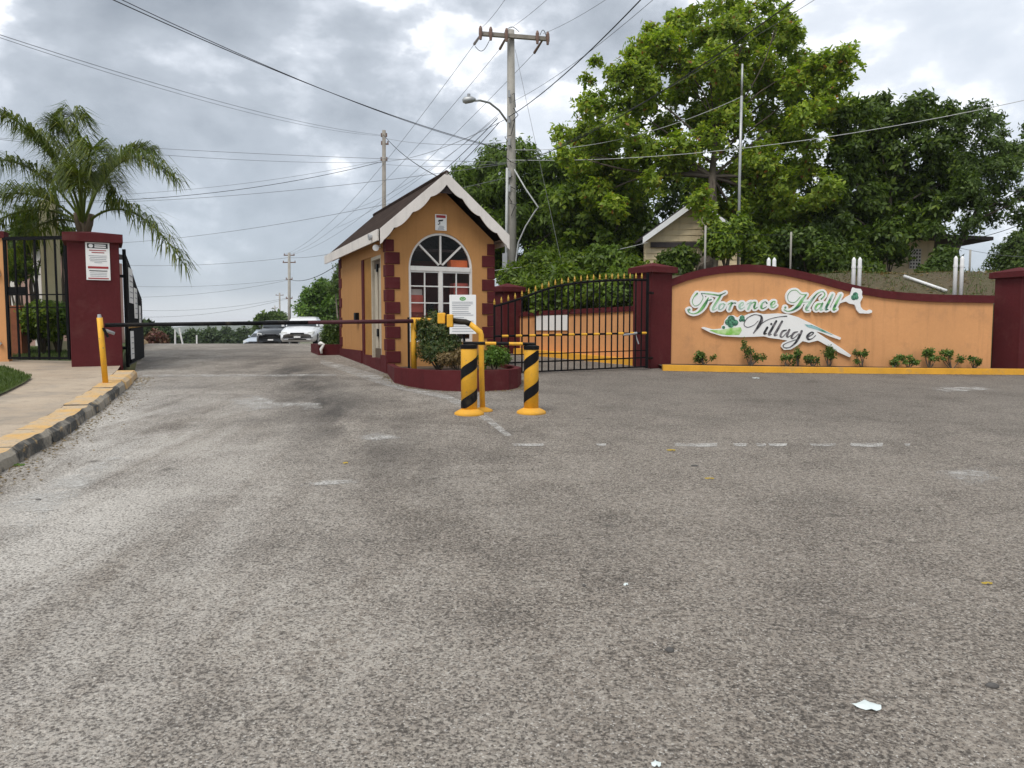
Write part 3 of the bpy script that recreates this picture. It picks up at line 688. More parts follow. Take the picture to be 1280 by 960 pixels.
for s_ in (0, 1):
    x0, x1 = (WX0 + .04, WC - .034) if s_ == 0 else (WC + .034, WX1 - .04)
    xm = (x0 + x1) / 2
    cf = MB(HB)
    cf.box((x0, FB0 + .005, WZ0 + .061), (x0 + .014, FB1 - .005, WZS - .046)); cf.box((x1 - .014, FB0 + .005, WZ0 + .061), (x1, FB1 - .005, WZS - .046)); cf.box((x0 + .014, FB0 + .005, WZS - .08), (x1 - .014, FB1 - .005, WZS - .046))
    cf.build('casement', 'white_paint', win)
    MB(HB).box((xm - .012, FB0 + .008, WZ0 + .061), (xm + .012, FB1 - .008, WZS - .08)).build('glazing_bar', 'white_paint', win)
    zs = [WZ0 + .062, WZ0 + .45, WZ0 + .79, WZ0 + 1.125, WZS - .08]
    for zz_ in zs[1:-1]:
        for a, b in ((x0 + .014, xm - .012), (xm + .012, x1 - .014)): MB(HB).box((a, FB0 + .01, zz_ - .012), (b, FB1 - .01, zz_ + .012)).build('glazing_bar', 'white_paint', win)
    for r_ in range(4):
        for a, b in ((x0 + .014, xm - .012), (xm + .012, x1 - .014)):
            mb = MB(HB); mb.poly([(a, .052, zs[r_]), (b, .052, zs[r_]), (b, .052, zs[r_ + 1]), (a, .052, zs[r_ + 1])]); mb.build('pane', 'glass', win)
for q in range(4):
    a0, a1 = math.pi * q / 4, math.pi * (q + 1) / 4
    pts = [(WC, .052, WZS + .045)] + [(WC - (WR - .05) * math.cos(a0 + (a1 - a0) * k / 8), .052, WZS + .02 + (WR - .05) * 1.04 * math.sin(a0 + (a1 - a0) * k / 8)) for k in range(9)]
    mb = MB(HB); mb.poly(pts); mb.build('pane', 'glass', win)
# roof
OF, OB, OS = .36, .9, .19
hx = BW / 2 + OS
def rz(x, off=0): return ZA - abs(x - BW / 2) * (ZA - ZE - .02) / hx * 1.0 + off + (0)
rf = MB(HB)
ZEV = ZE + .02
for sgn in (-1, 1):
    x0 = BW / 2 + sgn * hx
    rf.hexa([(BW / 2, -OF + .03, ZA), (x0, -OF + .03, ZEV), (x0, BL + OB, ZEV), (BW / 2, BL + OB, ZA), (BW / 2, -OF + .03, ZA + .06), (x0, -OF + .03, ZEV + .06), (x0, BL + OB, ZEV + .06), (BW / 2, BL + OB, ZA + .06)])
roof = rf.build('roof', 'shingle', booth)
mb = MB(HB); mb.tube([(BW / 2, -OF, ZA + .07), (BW / 2, BL + OB, ZA + .07)], .05, 6); mb.build('ridge_cap', 'shingle', roof)
# scalloped barge boards on the front gable
for sgn in (-1, 1):
    top, bot = [], []
    Ls = math.hypot(hx + .02, ZA - ZEV); M = 60
    for k in range(M + 1):
        t = k / M; x = BW / 2 + sgn * (hx + .02) * t; zt = ZA + .075 - (ZA - ZEV) * t
        ph = (t * 3.6) % 1.0
        w_ = .17 + .06 * abs(math.sin(math.pi * (t * 3.6 + .12))) ** .7
        if t > .95: w_ = .25
        top.append((x, zt)); bot.append((x, zt - w_ * 1.18))
    mb = MB(HB)
    for k in range(M):
        (xa, za), (xb, zb_) = top[k], top[k + 1]; (xc, zc), (xd, zd) = bot[k], bot[k + 1]
        mb.hexa([(xc, -OF, zc), (xd, -OF, zd), (xd, -OF + .03, zd), (xc, -OF + .03, zc), (xa, -OF, za), (xb, -OF, zb_), (xb, -OF + .03, zb_), (xa, -OF + .03, za)])
    mb.build('barge_board', 'barge_white', roof)
for sgn in (-1, 1):
    x0 = BW / 2 + sgn * hx; MB(HB).box((min(x0, x0 + sgn * .03), -OF + .22, ZEV - .13), (max(x0, x0 + sgn * .03), BL + OB, ZEV + .085)).build('fascia', 'barge_white', roof)
    MB(HB).box((min(x0 - sgn * .02, BW / 2 + sgn * BW / 2), -OF + .05, ZEV - .05), (max(x0 - sgn * .02, BW / 2 + sgn * BW / 2), BL + OB - .02, ZEV - .035)).build('soffit', 'door_wood', roof)  # soffit browned dark to carry the deep shade under the eaves
mb = MB(HB); mb.prism([(BW / 2 - .13, -OF + .035, ZA - .33), (BW / 2 + .13, -OF + .035, ZA - .33), (BW / 2, -OF + .035, ZA - .12)], (0, .02, 0)); mb.build('apex_board', 'interior_dark', roof)
# camera-warning notice on the gable
cs = MB(HB).box((1.0, -.015, 3.60), (1.24, 0, 3.92)).build('warning_notice', 'sign_white', booth)
MB(HB).box((1.02, -.018, 3.85), (1.22, -.0155, 3.905)).build('header_print', 'print_red', cs)
mb = MB(HB); mb.poly([(1.06, -.018, 3.77), (1.16, -.018, 3.79), (1.17, -.018, 3.82), (1.07, -.018, 3.81)]); mb.poly([(1.08, -.018, 3.72), (1.10, -.018, 3.72), (1.105, -.018, 3.768), (1.085, -.018, 3.764)]); mb.poly([(1.055, -.018, 3.71), (1.078, -.018, 3.71), (1.078, -.018, 3.73), (1.055, -.018, 3.73)])
mb.build('camera_print', 'print_black', cs)
for k in range(4): MB(HB).box((1.05 + .01 * k, -.018, 3.615 + .022 * k), (1.19 - .012 * (k % 2), -.0155, 3.625 + .022 * k)).build('text_print', 'print_grey', cs)
# floodlights and a box on the side wall
fl = MB(HB); fl.tube([(-.02, .42, ZE - .16), (-.12, .42, ZE - .18)], .03, 8); fl.tube([(-.08, .42, ZE - .18), (-.14, .28, ZE - .2), (-.17, .2, ZE - .22)], [.03, .05, .065], 10)
tag(fl.build('floodlight', 'pvc_white', booth), 'white floodlight under the front eave corner')
fl = MB(HB); fl.tube([(-OS - .03, .30, ZE + .0), (-OS - .10, .30, ZE - .01)], [.05, .065], 10)
tag(fl.build('floodlight', 'grey_box', booth), 'dark round lamp on the white fascia')
MB(HB).box((-.09, 2.62, gz0 + 1.05), (-.002, 2.78, gz0 + 1.28)).build('call_box', 'black_metal', booth)
# ---------------------------------------------------------------- planter in front of the booth
pp = [HB(-.02, -.03, 0)] + [G(u, v) for u, v in ((493, 479), (510, 483), (530, 486.5), (552, 488.5), (575, 489.5), (598, 489.5), (618, 488.5), (636, 487.5), (647, 485))] + [Vector((.17, 13.9, 0)), Vector((-.05, 14.8, 0)), HB(BW - .02, -.03, 0)]
zt = gz0 + .22
plant = thing('planter', (-.9, 14.3, gz0), 'low curved maroon planter bed wrapped round the booth front', 'planter')
def inset(pts, d, c):
    return [p + (c - p).normalized() * d for p in pts]
cpt = Vector((-1.1, 14.4, 0)); pin = inset([Vector((p.x, p.y, 0)) for p in pp], .13, cpt)
mb = MB(); n = len(pp)
for k in range(n - 1):
    a, b, c, d = pp[k], pp[k + 1], pin[k + 1], pin[k]
    mb.hexa([(a.x, a.y, gz(a.x, a.y) - .06), (b.x, b.y, gz(b.x, b.y) - .06), (c.x, c.y, .4), (d.x, d.y, .4), (a.x, a.y, zt), (b.x, b.y, zt), (c.x, c.y, zt), (d.x, d.y, zt)])
mb.build('planter_wall', 'maroon', plant)
mb = MB(); mb.poly([(p.x, p.y, zt - .06) for p in pin]); mb.build('soil_fill', 'soil', plant)
# rear planter against the far end of the side wall
rp = thing('planter', HB(-.35, BL + .5, gz(*HB(-.35, BL, 0).xy)), 'small maroon planter box at the far end of the booth', 'planter')
zr = gz(*HB(-.35, BL, 0).xy)
mb = MB(HB); mb.box((-.55, BL + .05, zr - .1), (-.45, BL + 1.3, zr + .28)); mb.box((-.45, BL + .05, zr - .1), (.6, BL + .15, zr + .28)); mb.box((-.45, BL + 1.2, zr - .1), (.6, BL + 1.3, zr + .28)); mb.build('planter_wall', 'maroon', rp)
MB(HB).box((-.45, BL + .15, zr - .05), (.6, BL + 1.2, zr + .2)).build('soil_fill', 'soil', rp)
# ================================================================ PILLARS
def pillar(center, ang, w, h, label, over=.09, capw=.13, peak=.12):
    x, y = center; z0 = gz(x, y); t = thing('gate_pillar', (x, y, z0), label, 'pillar'); F = frame((x, y, 0), ang); q = w / 2
    MB(F).box((-q, -q, z0 - .2), (q, q, z0 + h)).build('shaft', 'maroon', t, bevel=.012)
    c = q + over; zc = z0 + h - .06
    mb = MB(F); mb.box((-c, -c, zc), (c, c, zc + capw)); i = mb.vs([(-c, -c, zc + capw + .002), (c, -c, zc + capw + .002), (c, c, zc + capw + .002), (-c, c, zc + capw + .002), (0, 0, zc + capw + peak)])
    mb.f += [(i + a, i + b, i + 4) for a, b in ((0, 1), (1, 2), (2, 3), (3, 0))]
    mb.build('cap', 'maroon', t, bevel=.01); return t, F, z0
YW = 17.55                                    # front plane of the sign wall
S1 = (P(822, 400, 17.6).x - .12, 17.62); S2 = (P(1272, 400, 17.7).x, 17.72)
pillar(S1, R(32), .62, P(0, 338, 17.4).z - gz(*S1), 'maroon pyramid-capped pillar between iron gate and village sign wall')
pillar(S2, R(20), .66, P(0, 344, 17.6).z - gz(*S2), 'maroon pyramid-capped pillar at the low far end of village sign wall')
NP = (P(634, 400, 21.2).x, 21.35)
pillar(NP, R(30), .62, P(0, 362, 21).z - gz(*NP), 'maroon pillar behind the gate at foot of the utility pole', over=.07)
LPc = (-8.06, 14.95)
lp, LF, lz0 = pillar(LPc, R(28), .86, P(0, 299, 14.6).z - gz(*LPc), 'wide maroon pillar on the pavement with a white notice', over=.07, capw=.16, peak=.08)
# notice on that pillar
LQ = frame((LPc[0], LPc[1], 0), R(28)); zt_ = P(0, 302.5, 14.5).z; nh = .70; nw = .40; nx = -.13
nb = MB(LQ).box((nx, -.448, zt_ - nh), (nx + nw, -.431, zt_)).top('notice_board', 'sign_white', 'white printed notice with black header fixed to the wide pillar', 'notice')
def pr(x0, x1, z0, z1, m='print_grey', nm='text_print'):
    MB(LQ).box((nx + x0, -.452, zt_ - nh + z0), (nx + x1, -.4485, zt_ - nh + z1)).build(nm, m, nb)
pr(.03, .37, .59, .68, 'print_black', 'header_print')
for k in range(2): MB(LQ).box((nx + .15, -.4555, zt_ - nh + .605 + .036 * k), (nx + .34, -.4525, zt_ - nh + .628 + .036 * k)).build('header_lettering', 'sign_white', nb)
mb = MB(LQ); mb.poly([(nx + .09 + .04 * math.cos(a), -.4555, zt_ - nh + .635 + .035 * math.sin(a)) for a in [2 * math.pi * k / 12 for k in range(12)]]); mb.build('emblem_print', 'sign_white', nb)
pr(.06, .34, .545, .56, 'print_red'); pr(.10, .31, .505, .52, 'print_red')
for k, (a, b) in enumerate(((.05, .35), (.07, .35), (.06, .34), (.07, .35), (.14, .27))): pr(a, b, .45 - .032 * k, .457 - .032 * k)
pr(.03, .37, .215, .255, 'print_red', 'header_print'); pr(.05, .35, .165, .18, 'print_black')
for k in range(3): pr(.06, .34, .13 - .03 * k, .136 - .03 * k)
pr(.03, .37, .02, .04, 'print_red')
# ================================================================ SIGN WALL
prof = [(826, 356), (840, 348.5), (860, 341), (880, 336), (900, 332.6), (920, 331), (935, 330.6), (955, 331.6), (980, 334.8), (1005, 340), (1030, 346.5), (1055, 353.5), (1080, 359), (1105, 363.2), (1130, 365.8), (1155, 367.4), (1180, 368.4), (1242, 369.4)]
pw = [P(u, v, YW) for u, v in prof]
sw = thing('sign_wall', (pw[8].x, YW, gz(pw[8].x, YW)), 'long ochre garden wall with wavy maroon coping and village name', 'wall')
mb = MB()
for a, b in zip(pw, pw[1:]):
    za, zb_ = gz(a.x, YW) - .2, gz(b.x, YW) - .2; ca, cb = a.z - .12, b.z - .12
    mb.hexa([(a.x, YW, za), (b.x, YW, zb_), (b.x, YW + .22, zb_), (a.x, YW + .22, za), (a.x, YW, ca), (b.x, YW, cb), (b.x, YW + .22, cb), (a.x, YW + .22, ca)])
mb.build('wall_panel', 'orange_wall', sw)
mb = MB(); i0 = None
for k, p in enumerate(pw):
    j = mb.vs([(p.x, YW - .045, p.z - .17), (p.x, YW - .045, p.z), (p.x, YW + .27, p.z + .0), (p.x, YW + .27, p.z - .17)])
    if i0 is not None:
        for q in range(4): mb.f.append((i0 + q, j + q, j + (q + 1) % 4, i0 + (q + 1) % 4))
    i0 = j
mb.f.append((0, 1, 2, 3)); mb.f.append((i0 + 3, i0 + 2, i0 + 1, i0)); mb.build('coping', 'maroon', sw)
# kerbed planting strip at its foot
ka = [G(u, v) for u, v in ((829, 463.5), (930, 465.5), (1060, 467), (1180, 468), (1330, 469))]
strip = thing('planting_strip', on(ka[2].x, ka[2].y), 'narrow soil strip edged by a bright yellow kerb under the sign wall', 'flower bed')
mb = MB(); i0 = None
for p in ka:
    z = gz(p.x, p.y); j = mb.vs([(p.x, p.y, z - .06), (p.x, p.y + .01, z + .125), (p.x, p.y + .15, z + .13), (p.x, p.y + .15, z - .06)])
    if i0 is not None:
        for q in range(3): mb.f.append((i0 + q, j + q, j + q + 1, i0 + q + 1))
    i0 = j
mb.f.append((0, 1, 2, 3)); mb.build('yellow_kerb', 'yellow_kerb', strip)
mb = MB(); mb.poly([(p.x, p.y + .15, gz(p.x, p.y) + .09) for p in ka] + [(ka[-1].x, YW + .05, gz(ka[-1].x, YW) + .09), (ka[0].x, YW + .05, gz(ka[0].x, YW) + .09)]); mb.build('soil_fill', 'soil', strip)
# ---------------------------------------------------------------- lettering (strokes rasterised to a distance field, then cut out as solid pieces)
YS = YW - .06
def marching(F, x0, y0, h):                   # F<0 inside; returns polygons and contour segments
    polys, segs = [], []
    ny, nx_ = F.shape; ins = F < 0
    act = ins[:-1, :-1] | ins[1:, :-1] | ins[:-1, 1:] | ins[1:, 1:]
    for j, i in zip(*np.nonzero(act)):
        c = [(i, j), (i + 1, j), (i + 1, j + 1), (i, j + 1)]; f = [F[b, a] for a, b in c]
        if all(q < 0 for q in f): polys.append([(x0 + a * h, y0 + b * h) for a, b in c]); continue
        out, cr = [], []
        for k in range(4):
            a, b = c[k], c[(k + 1) % 4]; fa, fb = f[k], f[(k + 1) % 4]
            if fa < 0: out.append((x0 + a[0] * h, y0 + a[1] * h))
            if (fa < 0) != (fb < 0):
                t = fa / (fa - fb); p = (x0 + (a[0] + (b[0] - a[0]) * t) * h, y0 + (a[1] + (b[1] - a[1]) * t) * h); out.append(p); cr.append(p)
        if len(out) >= 3: polys.append(out)
        if len(cr) >= 2: segs.append((cr[0], cr[1]))
    return polys, segs
def smooth_path(st):
    if len(st) < 3: return [tuple(map(float, q)) for q in st]
    out = []; n = len(st)
    for k in range(n - 1):
        p0, p1, p2, p3 = st[max(k - 1, 0)], st[k], st[k + 1], st[min(k + 2, n - 1)]
        for q in range(5):
            t = q / 5; out.append(tuple(.5 * (2 * p1[m] + (p2[m] - p0[m]) * t + (2 * p0[m] - 5 * p1[m] + 4 * p2[m] - p3[m]) * t * t + (3 * p1[m] - p0[m] - 3 * p2[m] + p3[m]) * t ** 3) for m in range(3)))
    out.append(tuple(map(float, st[-1]))); return out
def stroke_df(strokes, X, Y):
    D = np.full(X.shape, 1e3)
    for st in strokes:
        pth = smooth_path(st)
        if len(pth) == 1: D = np.minimum(D, np.hypot(X - pth[0][0], Y - pth[0][1]) - pth[0][2] / 2); continue
        for (ax, ay, aw), (bx, by, bw) in zip(pth, pth[1:]):
            dx, dy = bx - ax, by - ay; l2 = dx * dx + dy * dy + 1e-9
            t = np.clip(((X - ax) * dx + (Y - ay) * dy) / l2, 0, 1)
            D = np.minimum(D, np.hypot(X - ax - t * dx, Y - ay - t * dy) - (aw + (bw - aw) * t) / 2)
    return D
def poly_df(poly, X, Y):
    D = np.full(X.shape, 1e3); ins = np.zeros(X.shape, bool); n = len(poly)
    for k in range(n):
        ax, ay = poly[k]; bx, by = poly[(k + 1) % n]; dx, dy = bx - ax, by - ay
        t = np.clip(((X - ax) * dx + (Y - ay) * dy) / (dx * dx + dy * dy + 1e-9), 0, 1)
        D = np.minimum(D, np.hypot(X - ax - t * dx, Y - ay - t * dy))
        c = ((ay > Y) != (by > Y)) & (X < (bx - ax) * (Y - ay) / (by - ay + 1e-12) + ax); ins ^= c
    return np.where(ins, -D, D)
def cutout(name, fn, box, h, m, parent, y, th):     # pixel-space field -> solid plate on the plane y
    x0, y0, x1, y1 = box; xs_ = np.arange(x0, x1, h); ys_ = np.arange(y0, y1, h); X, Y = np.meshgrid(xs_, ys_)
    polys, segs = marching(fn(X, Y), x0, y0, h); mb = MB(); wp = lambda q: P(q[0], q[1], y); cache = {}
    A = P(0, 0, y); B = P(1, 0, y); C_ = P(0, 1, y)
    def w(q):
        k_ = (round(q[0], 3), round(q[1], 3))
        if k_ not in cache:
            p = P(q[0], q[1], y); cache[k_] = len(mb.v); mb.v.append(tuple(p))
        return cache[k_]
    for p in polys: mb.f.append(tuple(w(q) for q in p))
    for a, b in segs:
        ia, ib = w(a), w(b); pa, pb = mb.v[ia], mb.v[ib]; i = len(mb.v); mb.v += [(pa[0], y + th, pa[2]), (pb[0], y + th, pb[2])]; mb.f.append((ia, ib, i + 1, i))
    return mb.build(name, m, parent)
def conv(st, ox, oy, s): return [[(ox + x / s, oy + y / s, w / s) for x, y, w in t] for t in st]
def cpoly(p, ox, oy, s): return [(ox + x / s, oy + y / s) for x, y in p]
zA = (850, 345, 9.846); zB = (960, 345, 9.143); zC = (870, 385, 6.095)
def e_small(x, y): return [[(x - 12, y + 8, 5), (x + 22, y - 14, 7), (x + 30, y - 38, 8), (x + 8, y - 42, 10), (x - 18, y - 8, 24), (x - 12, y + 26, 20), (x + 12, y + 32, 9), (x + 46, y + 8, 4)]]
FL = {
 'F': [[(350, 268, 8), (318, 330, 30), (275, 395, 34), (225, 445, 16), (165, 464, 8), (112, 446, 8), (98, 418, 16)], [(116, 412, 24)],
       [(212, 214, 18), (170, 262, 7), (152, 318, 5), (182, 366, 4), (240, 345, 4), (284, 268, 4), (262, 214, 4)], [(262, 212, 4), (380, 222, 10), (478, 236, 14), (536, 216, 8), (562, 202, 5)], [(350, 300, 4), (384, 290, 12)]],
 'l': [[(500, 238, 18), (452, 320, 24), (404, 405, 24), (430, 412, 6), (456, 392, 4)]],
 'o': [[(520, 340, 8), (494, 352, 20), (478, 396, 22), (500, 412, 8), (536, 384, 12), (544, 346, 10), (520, 338, 6), (560, 352, 4)]],
 'r': [[(590, 348, 4), (640, 326, 12), (622, 370, 22), (606, 412, 22)], [(622, 366, 5), (658, 332, 8), (684, 334, 12)]],
 'e': e_small(750, 370), 'n': [[(822, 348, 4), (874, 322, 12), (856, 366, 22), (838, 406, 22)], [(856, 366, 5), (900, 326, 10), (930, 328, 16), (914, 376, 22), (920, 402, 12), (956, 382, 4)]],
 'c': [[(1070, 336, 14), (1050, 314, 6), (1014, 338, 18), (1000, 382, 24), (1022, 400, 10), (1066, 376, 4)]], 'e2': e_small(1140, 354)}
HL = {
 'H': [[(440, 212, 8), (392, 270, 26), (348, 340, 34), (286, 388, 16), (226, 402, 8), (184, 384, 8)], [(198, 360, 22)],
       [(440, 212, 6), (376, 206, 4), (322, 162, 4), (262, 172, 4), (226, 226, 4), (240, 288, 4), (306, 300, 4), (372, 236, 4)],
       [(610, 262, 14), (650, 214, 10), (626, 176, 6), (570, 196, 8), (510, 262, 20), (452, 346, 28), (434, 386, 16), (470, 392, 4)], [(372, 300, 4), (486, 292, 5)]],
 'a': [[(608, 316, 6), (566, 324, 18), (540, 372, 20), (560, 388, 6), (612, 340, 6)], [(624, 312, 18), (600, 380, 22), (630, 382, 4)]],
 'l': [[(738, 212, 18), (700, 290, 24), (660, 376, 24), (690, 380, 4)]],
 'l2': [[(832, 214, 18), (792, 290, 24), (750, 380, 24), (784, 376, 4)]]}
VL = {
 'V': [[(470, 52, 4), (496, 62, 12), (500, 92, 22), (482, 130, 22), (438, 192, 5)], [(490, 56, 4), (444, 50, 4), (390, 78, 4), (366, 124, 4), (392, 146, 4), (440, 130, 3), (474, 98, 3)], [(438, 190, 4), (500, 120, 3), (560, 84, 3), (640, 66, 4), (692, 62, 6)]],
 'i': [[(544, 148, 14), (520, 194, 15), (540, 194, 3)], [(574, 122, 16)]],
 'l': [[(612, 100, 14), (584, 150, 16), (556, 200, 16), (576, 200, 3)]], 'l2': [[(656, 102, 14), (628, 152, 16), (600, 204, 16), (622, 204, 3)]],
 'a': [[(690, 168, 6), (660, 178, 13), (644, 212, 14), (660, 220, 5), (694, 184, 5)], [(712, 166, 14), (694, 208, 16), (700, 222, 6), (722, 208, 3)]],
 'g': [[(776, 180, 6), (744, 192, 14), (728, 224, 14), (744, 230, 5), (782, 196, 5)], [(806, 176, 15), (784, 222, 17), (760, 262, 14), (716, 298, 6), (676, 302, 5), (664, 284, 5), (700, 262, 4), (780, 236, 3)]],
 'e': [[(840, 226, 4), (880, 206, 6), (896, 188, 6), (876, 186, 8), (850, 214, 18), (856, 238, 12), (886, 232, 4), (912, 208, 3)]]}
FLp = {k: conv(v, *zA) for k, v in FL.items()}; HLp = {k: conv(v, *zB) for k, v in HL.items()}; VLp = {k: conv(v, *zC) for k, v in VL.items()}
hdisc = conv([[(290, 228, 118)], [(330, 200, 90)]], *zB); fdisc = conv([[(205, 300, 95)], [(190, 330, 70)], [(240, 260, 60)]], *zA)
fl_poly = cpoly([(800, 300), (850, 276), (896, 240), (944, 214), (956, 150), (968, 128), (1000, 140), (1062, 148), (1078, 178), (1074, 214), (1084, 244), (1054, 300), (1060, 350), (1086, 384), (1130, 398), (1166, 384), (1192, 396), (1188, 418), (1150, 430), (1046, 426), (1014, 390), (990, 326), (930, 316), (894, 292), (850, 302), (816, 316)], *zB)
vb_poly = cpoly([(45, 152), (60, 146), (130, 164), (196, 158), (198, 138), (214, 130), (222, 96), (250, 60), (284, 56), (318, 76), (346, 54), (372, 62), (402, 46), (460, 36), (512, 48), (560, 46), (620, 42), (700, 48), (780, 72), (870, 116), (960, 162), (1040, 200), (1104, 228), (1096, 240), (1030, 218), (960, 188), (904, 174), (960, 212), (1040, 264), (1110, 310), (1180, 360), (1170, 373), (1080, 332), (1000, 284), (930, 246), (860, 262), (812, 250), (772, 284), (722, 314), (672, 318), (650, 294), (664, 266), (706, 248), (640, 236), (560, 226), (520, 214), (430, 218), (330, 220), (200, 213), (110, 186)], *zC)
def m_letters():
    t = NT('letter_green'); n = t.noise(6, 2, .5); n2 = t.noise(3.1, 2, .5, t.map(loc=(4, 4, 4)))
    c = t.mix(t.rng(n, .40, .58), (.012, .11, .05), (.18, .46, .13)); c = t.mix(t.rng(n2, .46, .60, 0, .7), c, (.52, .70, .60)); t.base(c); t.rough(.45)
    t = NT('letter_grey'); n = t.noise(9, 3, .5); t.base(t.mix(t.rng(n, .46, .66), (.015, .015, .017), (.22, .20, .21))); t.rough(.45)
    t = NT('meadow'); n = t.noise(5, 3, .5); t.base(t.mix(t.rng(n, .4, .6), (.20, .52, .06), (.55, .74, .36))); t.rough(.5)
    t = NT('tree_print'); n = t.noise(22, 3, .6); t.base(t.mix(t.rng(n, .4, .6), (.012, .07, .045), (.11, .33, .19))); t.rough(.5)
    t = NT('feather'); n = t.noise(9, 3, .5); t.base(t.mix(t.rng(n, .4, .6), (.03, .22, .12), (.30, .50, .52))); t.rough(.5)
m_letters()
s1 = thing('name_sign', P(955, 395, YS), 'white cut-out sign with green script reading Florence Hall', 'sign')
MRG = 2.6
fall = [q for v in FLp.values() for q in v]; hall = [q for v in HLp.values() for q in v]
cutout('backing', lambda X, Y: np.minimum(stroke_df(fall, X, Y) - MRG, stroke_df(fdisc, X, Y)), (852, 355, 982, 400), .5, 'sign_white', s1, YS, .05)
cutout('backing', lambda X, Y: np.minimum(np.minimum(stroke_df(hall, X, Y) - MRG, stroke_df(hdisc, X, Y)), poly_df(fl_poly, X, Y)), (972, 352, 1096, 398), .5, 'sign_white', s1, YS, .05)
def bbox(st, pad=2): a = np.array([(x, y, w) for t in st for x, y, w in t]); return (a[:, 0].min() - pad - 2, a[:, 1].min() - pad - 2, a[:, 0].max() + pad + 2, a[:, 1].max() + pad + 2)
for v in list(FLp.values()) + list(HLp.values()): cutout('letter', lambda X, Y: stroke_df(v, X, Y) - .12, bbox(v), .3, 'letter_green', s1, YS - .006, .006)
cutout('tree_picture', lambda X, Y: stroke_df(conv([[(1000, 215, 60)], [(980, 245, 60)], [(1010, 245, 50)]], *zB), X, Y), (1060, 362, 1080, 378), .3, 'tree_print', s1, YS - .005, .005)
s2 = thing('name_sign', P(970, 412, YS), 'white leaf-shaped cut-out sign with grey script reading Village', 'sign')
cutout('backing', lambda X, Y: np.minimum(poly_df(vb_poly, X, Y) - .3, stroke_df(VLp['g'], X, Y) - 1.5), (874, 388, 1068, 450), .5, 'sign_white', s2, YS, .05)
for v in VLp.values(): cutout('letter', lambda X, Y: stroke_df(v, X, Y) - .1, bbox(v), .25, 'letter_grey', s2, YS - .008, .006)
cutout('meadow_picture', lambda X, Y: poly_df(cpoly([(100, 168), (200, 166), (262, 152), (340, 146), (350, 170), (330, 204), (240, 206), (160, 194)], *zC), X, Y), (880, 405, 930, 421), .3, 'meadow', s2, YS - .004, .004)
cutout('tree_picture', lambda X, Y: stroke_df(conv([[(268, 86, 56)], [(244, 108, 46)], [(298, 112, 48)], [(266, 125, 50)], [(268, 120, 10), (270, 140, 10)]], *zC), X, Y), (900, 390, 928, 412), .3, 'tree_print', s2, YS - .006, .006)
cutout('tree_picture', lambda X, Y: stroke_df(conv([[(352, 74, 38)], [(340, 92, 26)], [(362, 92, 24)]], *zC), X, Y), (918, 388, 938, 406), .3, 'tree_print', s2, YS - .006, .006)
cutout('tree_picture', lambda X, Y: stroke_df(conv([[(210, 148, 24)]], *zC), X, Y), (898, 404, 912, 416), .3, 'tree_print', s2, YS - .006, .006)
cutout('feather_picture', lambda X, Y: poly_df(cpoly([(826, 124), (880, 128), (930, 148), (1010, 186), (1050, 208), (990, 190), (930, 168), (850, 146)], *zC), X, Y), (1000, 402, 1048, 422), .3, 'feather', s2, YS - .004, .004)
# inner retaining wall beyond the gate
ia, ib = Vector((S1[0] - .1, S1[1] + .35, 0)), Vector((NP[0] + .3, NP[1] - .1, 0))
iw = thing('retaining_wall', on(*((ia + ib) / 2).xy), 'ochre retaining wall with maroon coping behind the iron gate', 'wall')
idr = (ib - ia).normalized(); inn = Vector((idr.y, -idr.x, 0))      # towards the bank
def iq(t, off, z): p = ia.lerp(ib, t) + inn * off; return (p.x, p.y, z)
zt0, zt1 = 2.14, 2.06
inn = inn if inn.y > 0 else -inn
MB().hexa([iq(0, 0, .3), iq(1, 0, .3), iq(1, .2, .3), iq(0, .2, .3), iq(0, 0, zt0 - .1), iq(1, 0, zt1 - .1), iq(1, .2, zt1 - .1), iq(0, .2, zt0 - .1)]).build('wall_panel', 'orange_wall', iw)
MB().hexa([iq(0, -.04, zt0 - .1), iq(1, -.04, zt1 - .1), iq(1, .25, zt1 - .1), iq(0, .25, zt0 - .1), iq(0, -.04, zt0 + .02), iq(1, -.04, zt1 + .02), iq(1, .25, zt1 + .02), iq(0, .25, zt0 + .02)]).build('coping', 'maroon', iw)
za, zb_ = gz(ia.x, ia.y), gz(ib.x, ib.y)
MB().hexa([iq(0, -.3, za - .05), iq(.97, -.3, zb_ - .05), iq(.97, 0, zb_ - .05), iq(0, 0, za - .05), iq(0, -.28, za + .14), iq(.97, -.28, zb_ + .14), iq(.97, -.003, zb_ + .14), iq(0, -.003, za + .14)]).build('yellow_kerb', 'yellow_kerb', iw)
def wall_t(u):
    lo, hi = 0., 1.
    for _ in range(40):
        m = (lo + hi) / 2; p = ia.lerp(ib, m)
        if 640 + FPX * p.x / p.y > u: lo = m
        else: hi = m
    return lo
t0, t1 = wall_t(710), wall_t(671); pm = ia.lerp(ib, (t0 + t1) / 2)
MB().hexa([iq(t0, -.03, P(0, 413, pm.y).z), iq(t1, -.03, P(0, 413, pm.y).z), iq(t1, -.002, P(0, 413, pm.y).z), iq(t0, -.002, P(0, 413, pm.y).z), iq(t0, -.03, P(0, 394, pm.y).z), iq(t1, -.03, P(0, 394, pm.y).z), iq(t1, -.002, P(0, 394, pm.y).z), iq(t0, -.002, P(0, 394, pm.y).z)]).top('blank_sign', 'sign_white', 'blank white rectangular board on the retaining wall behind the gate', 'sign')
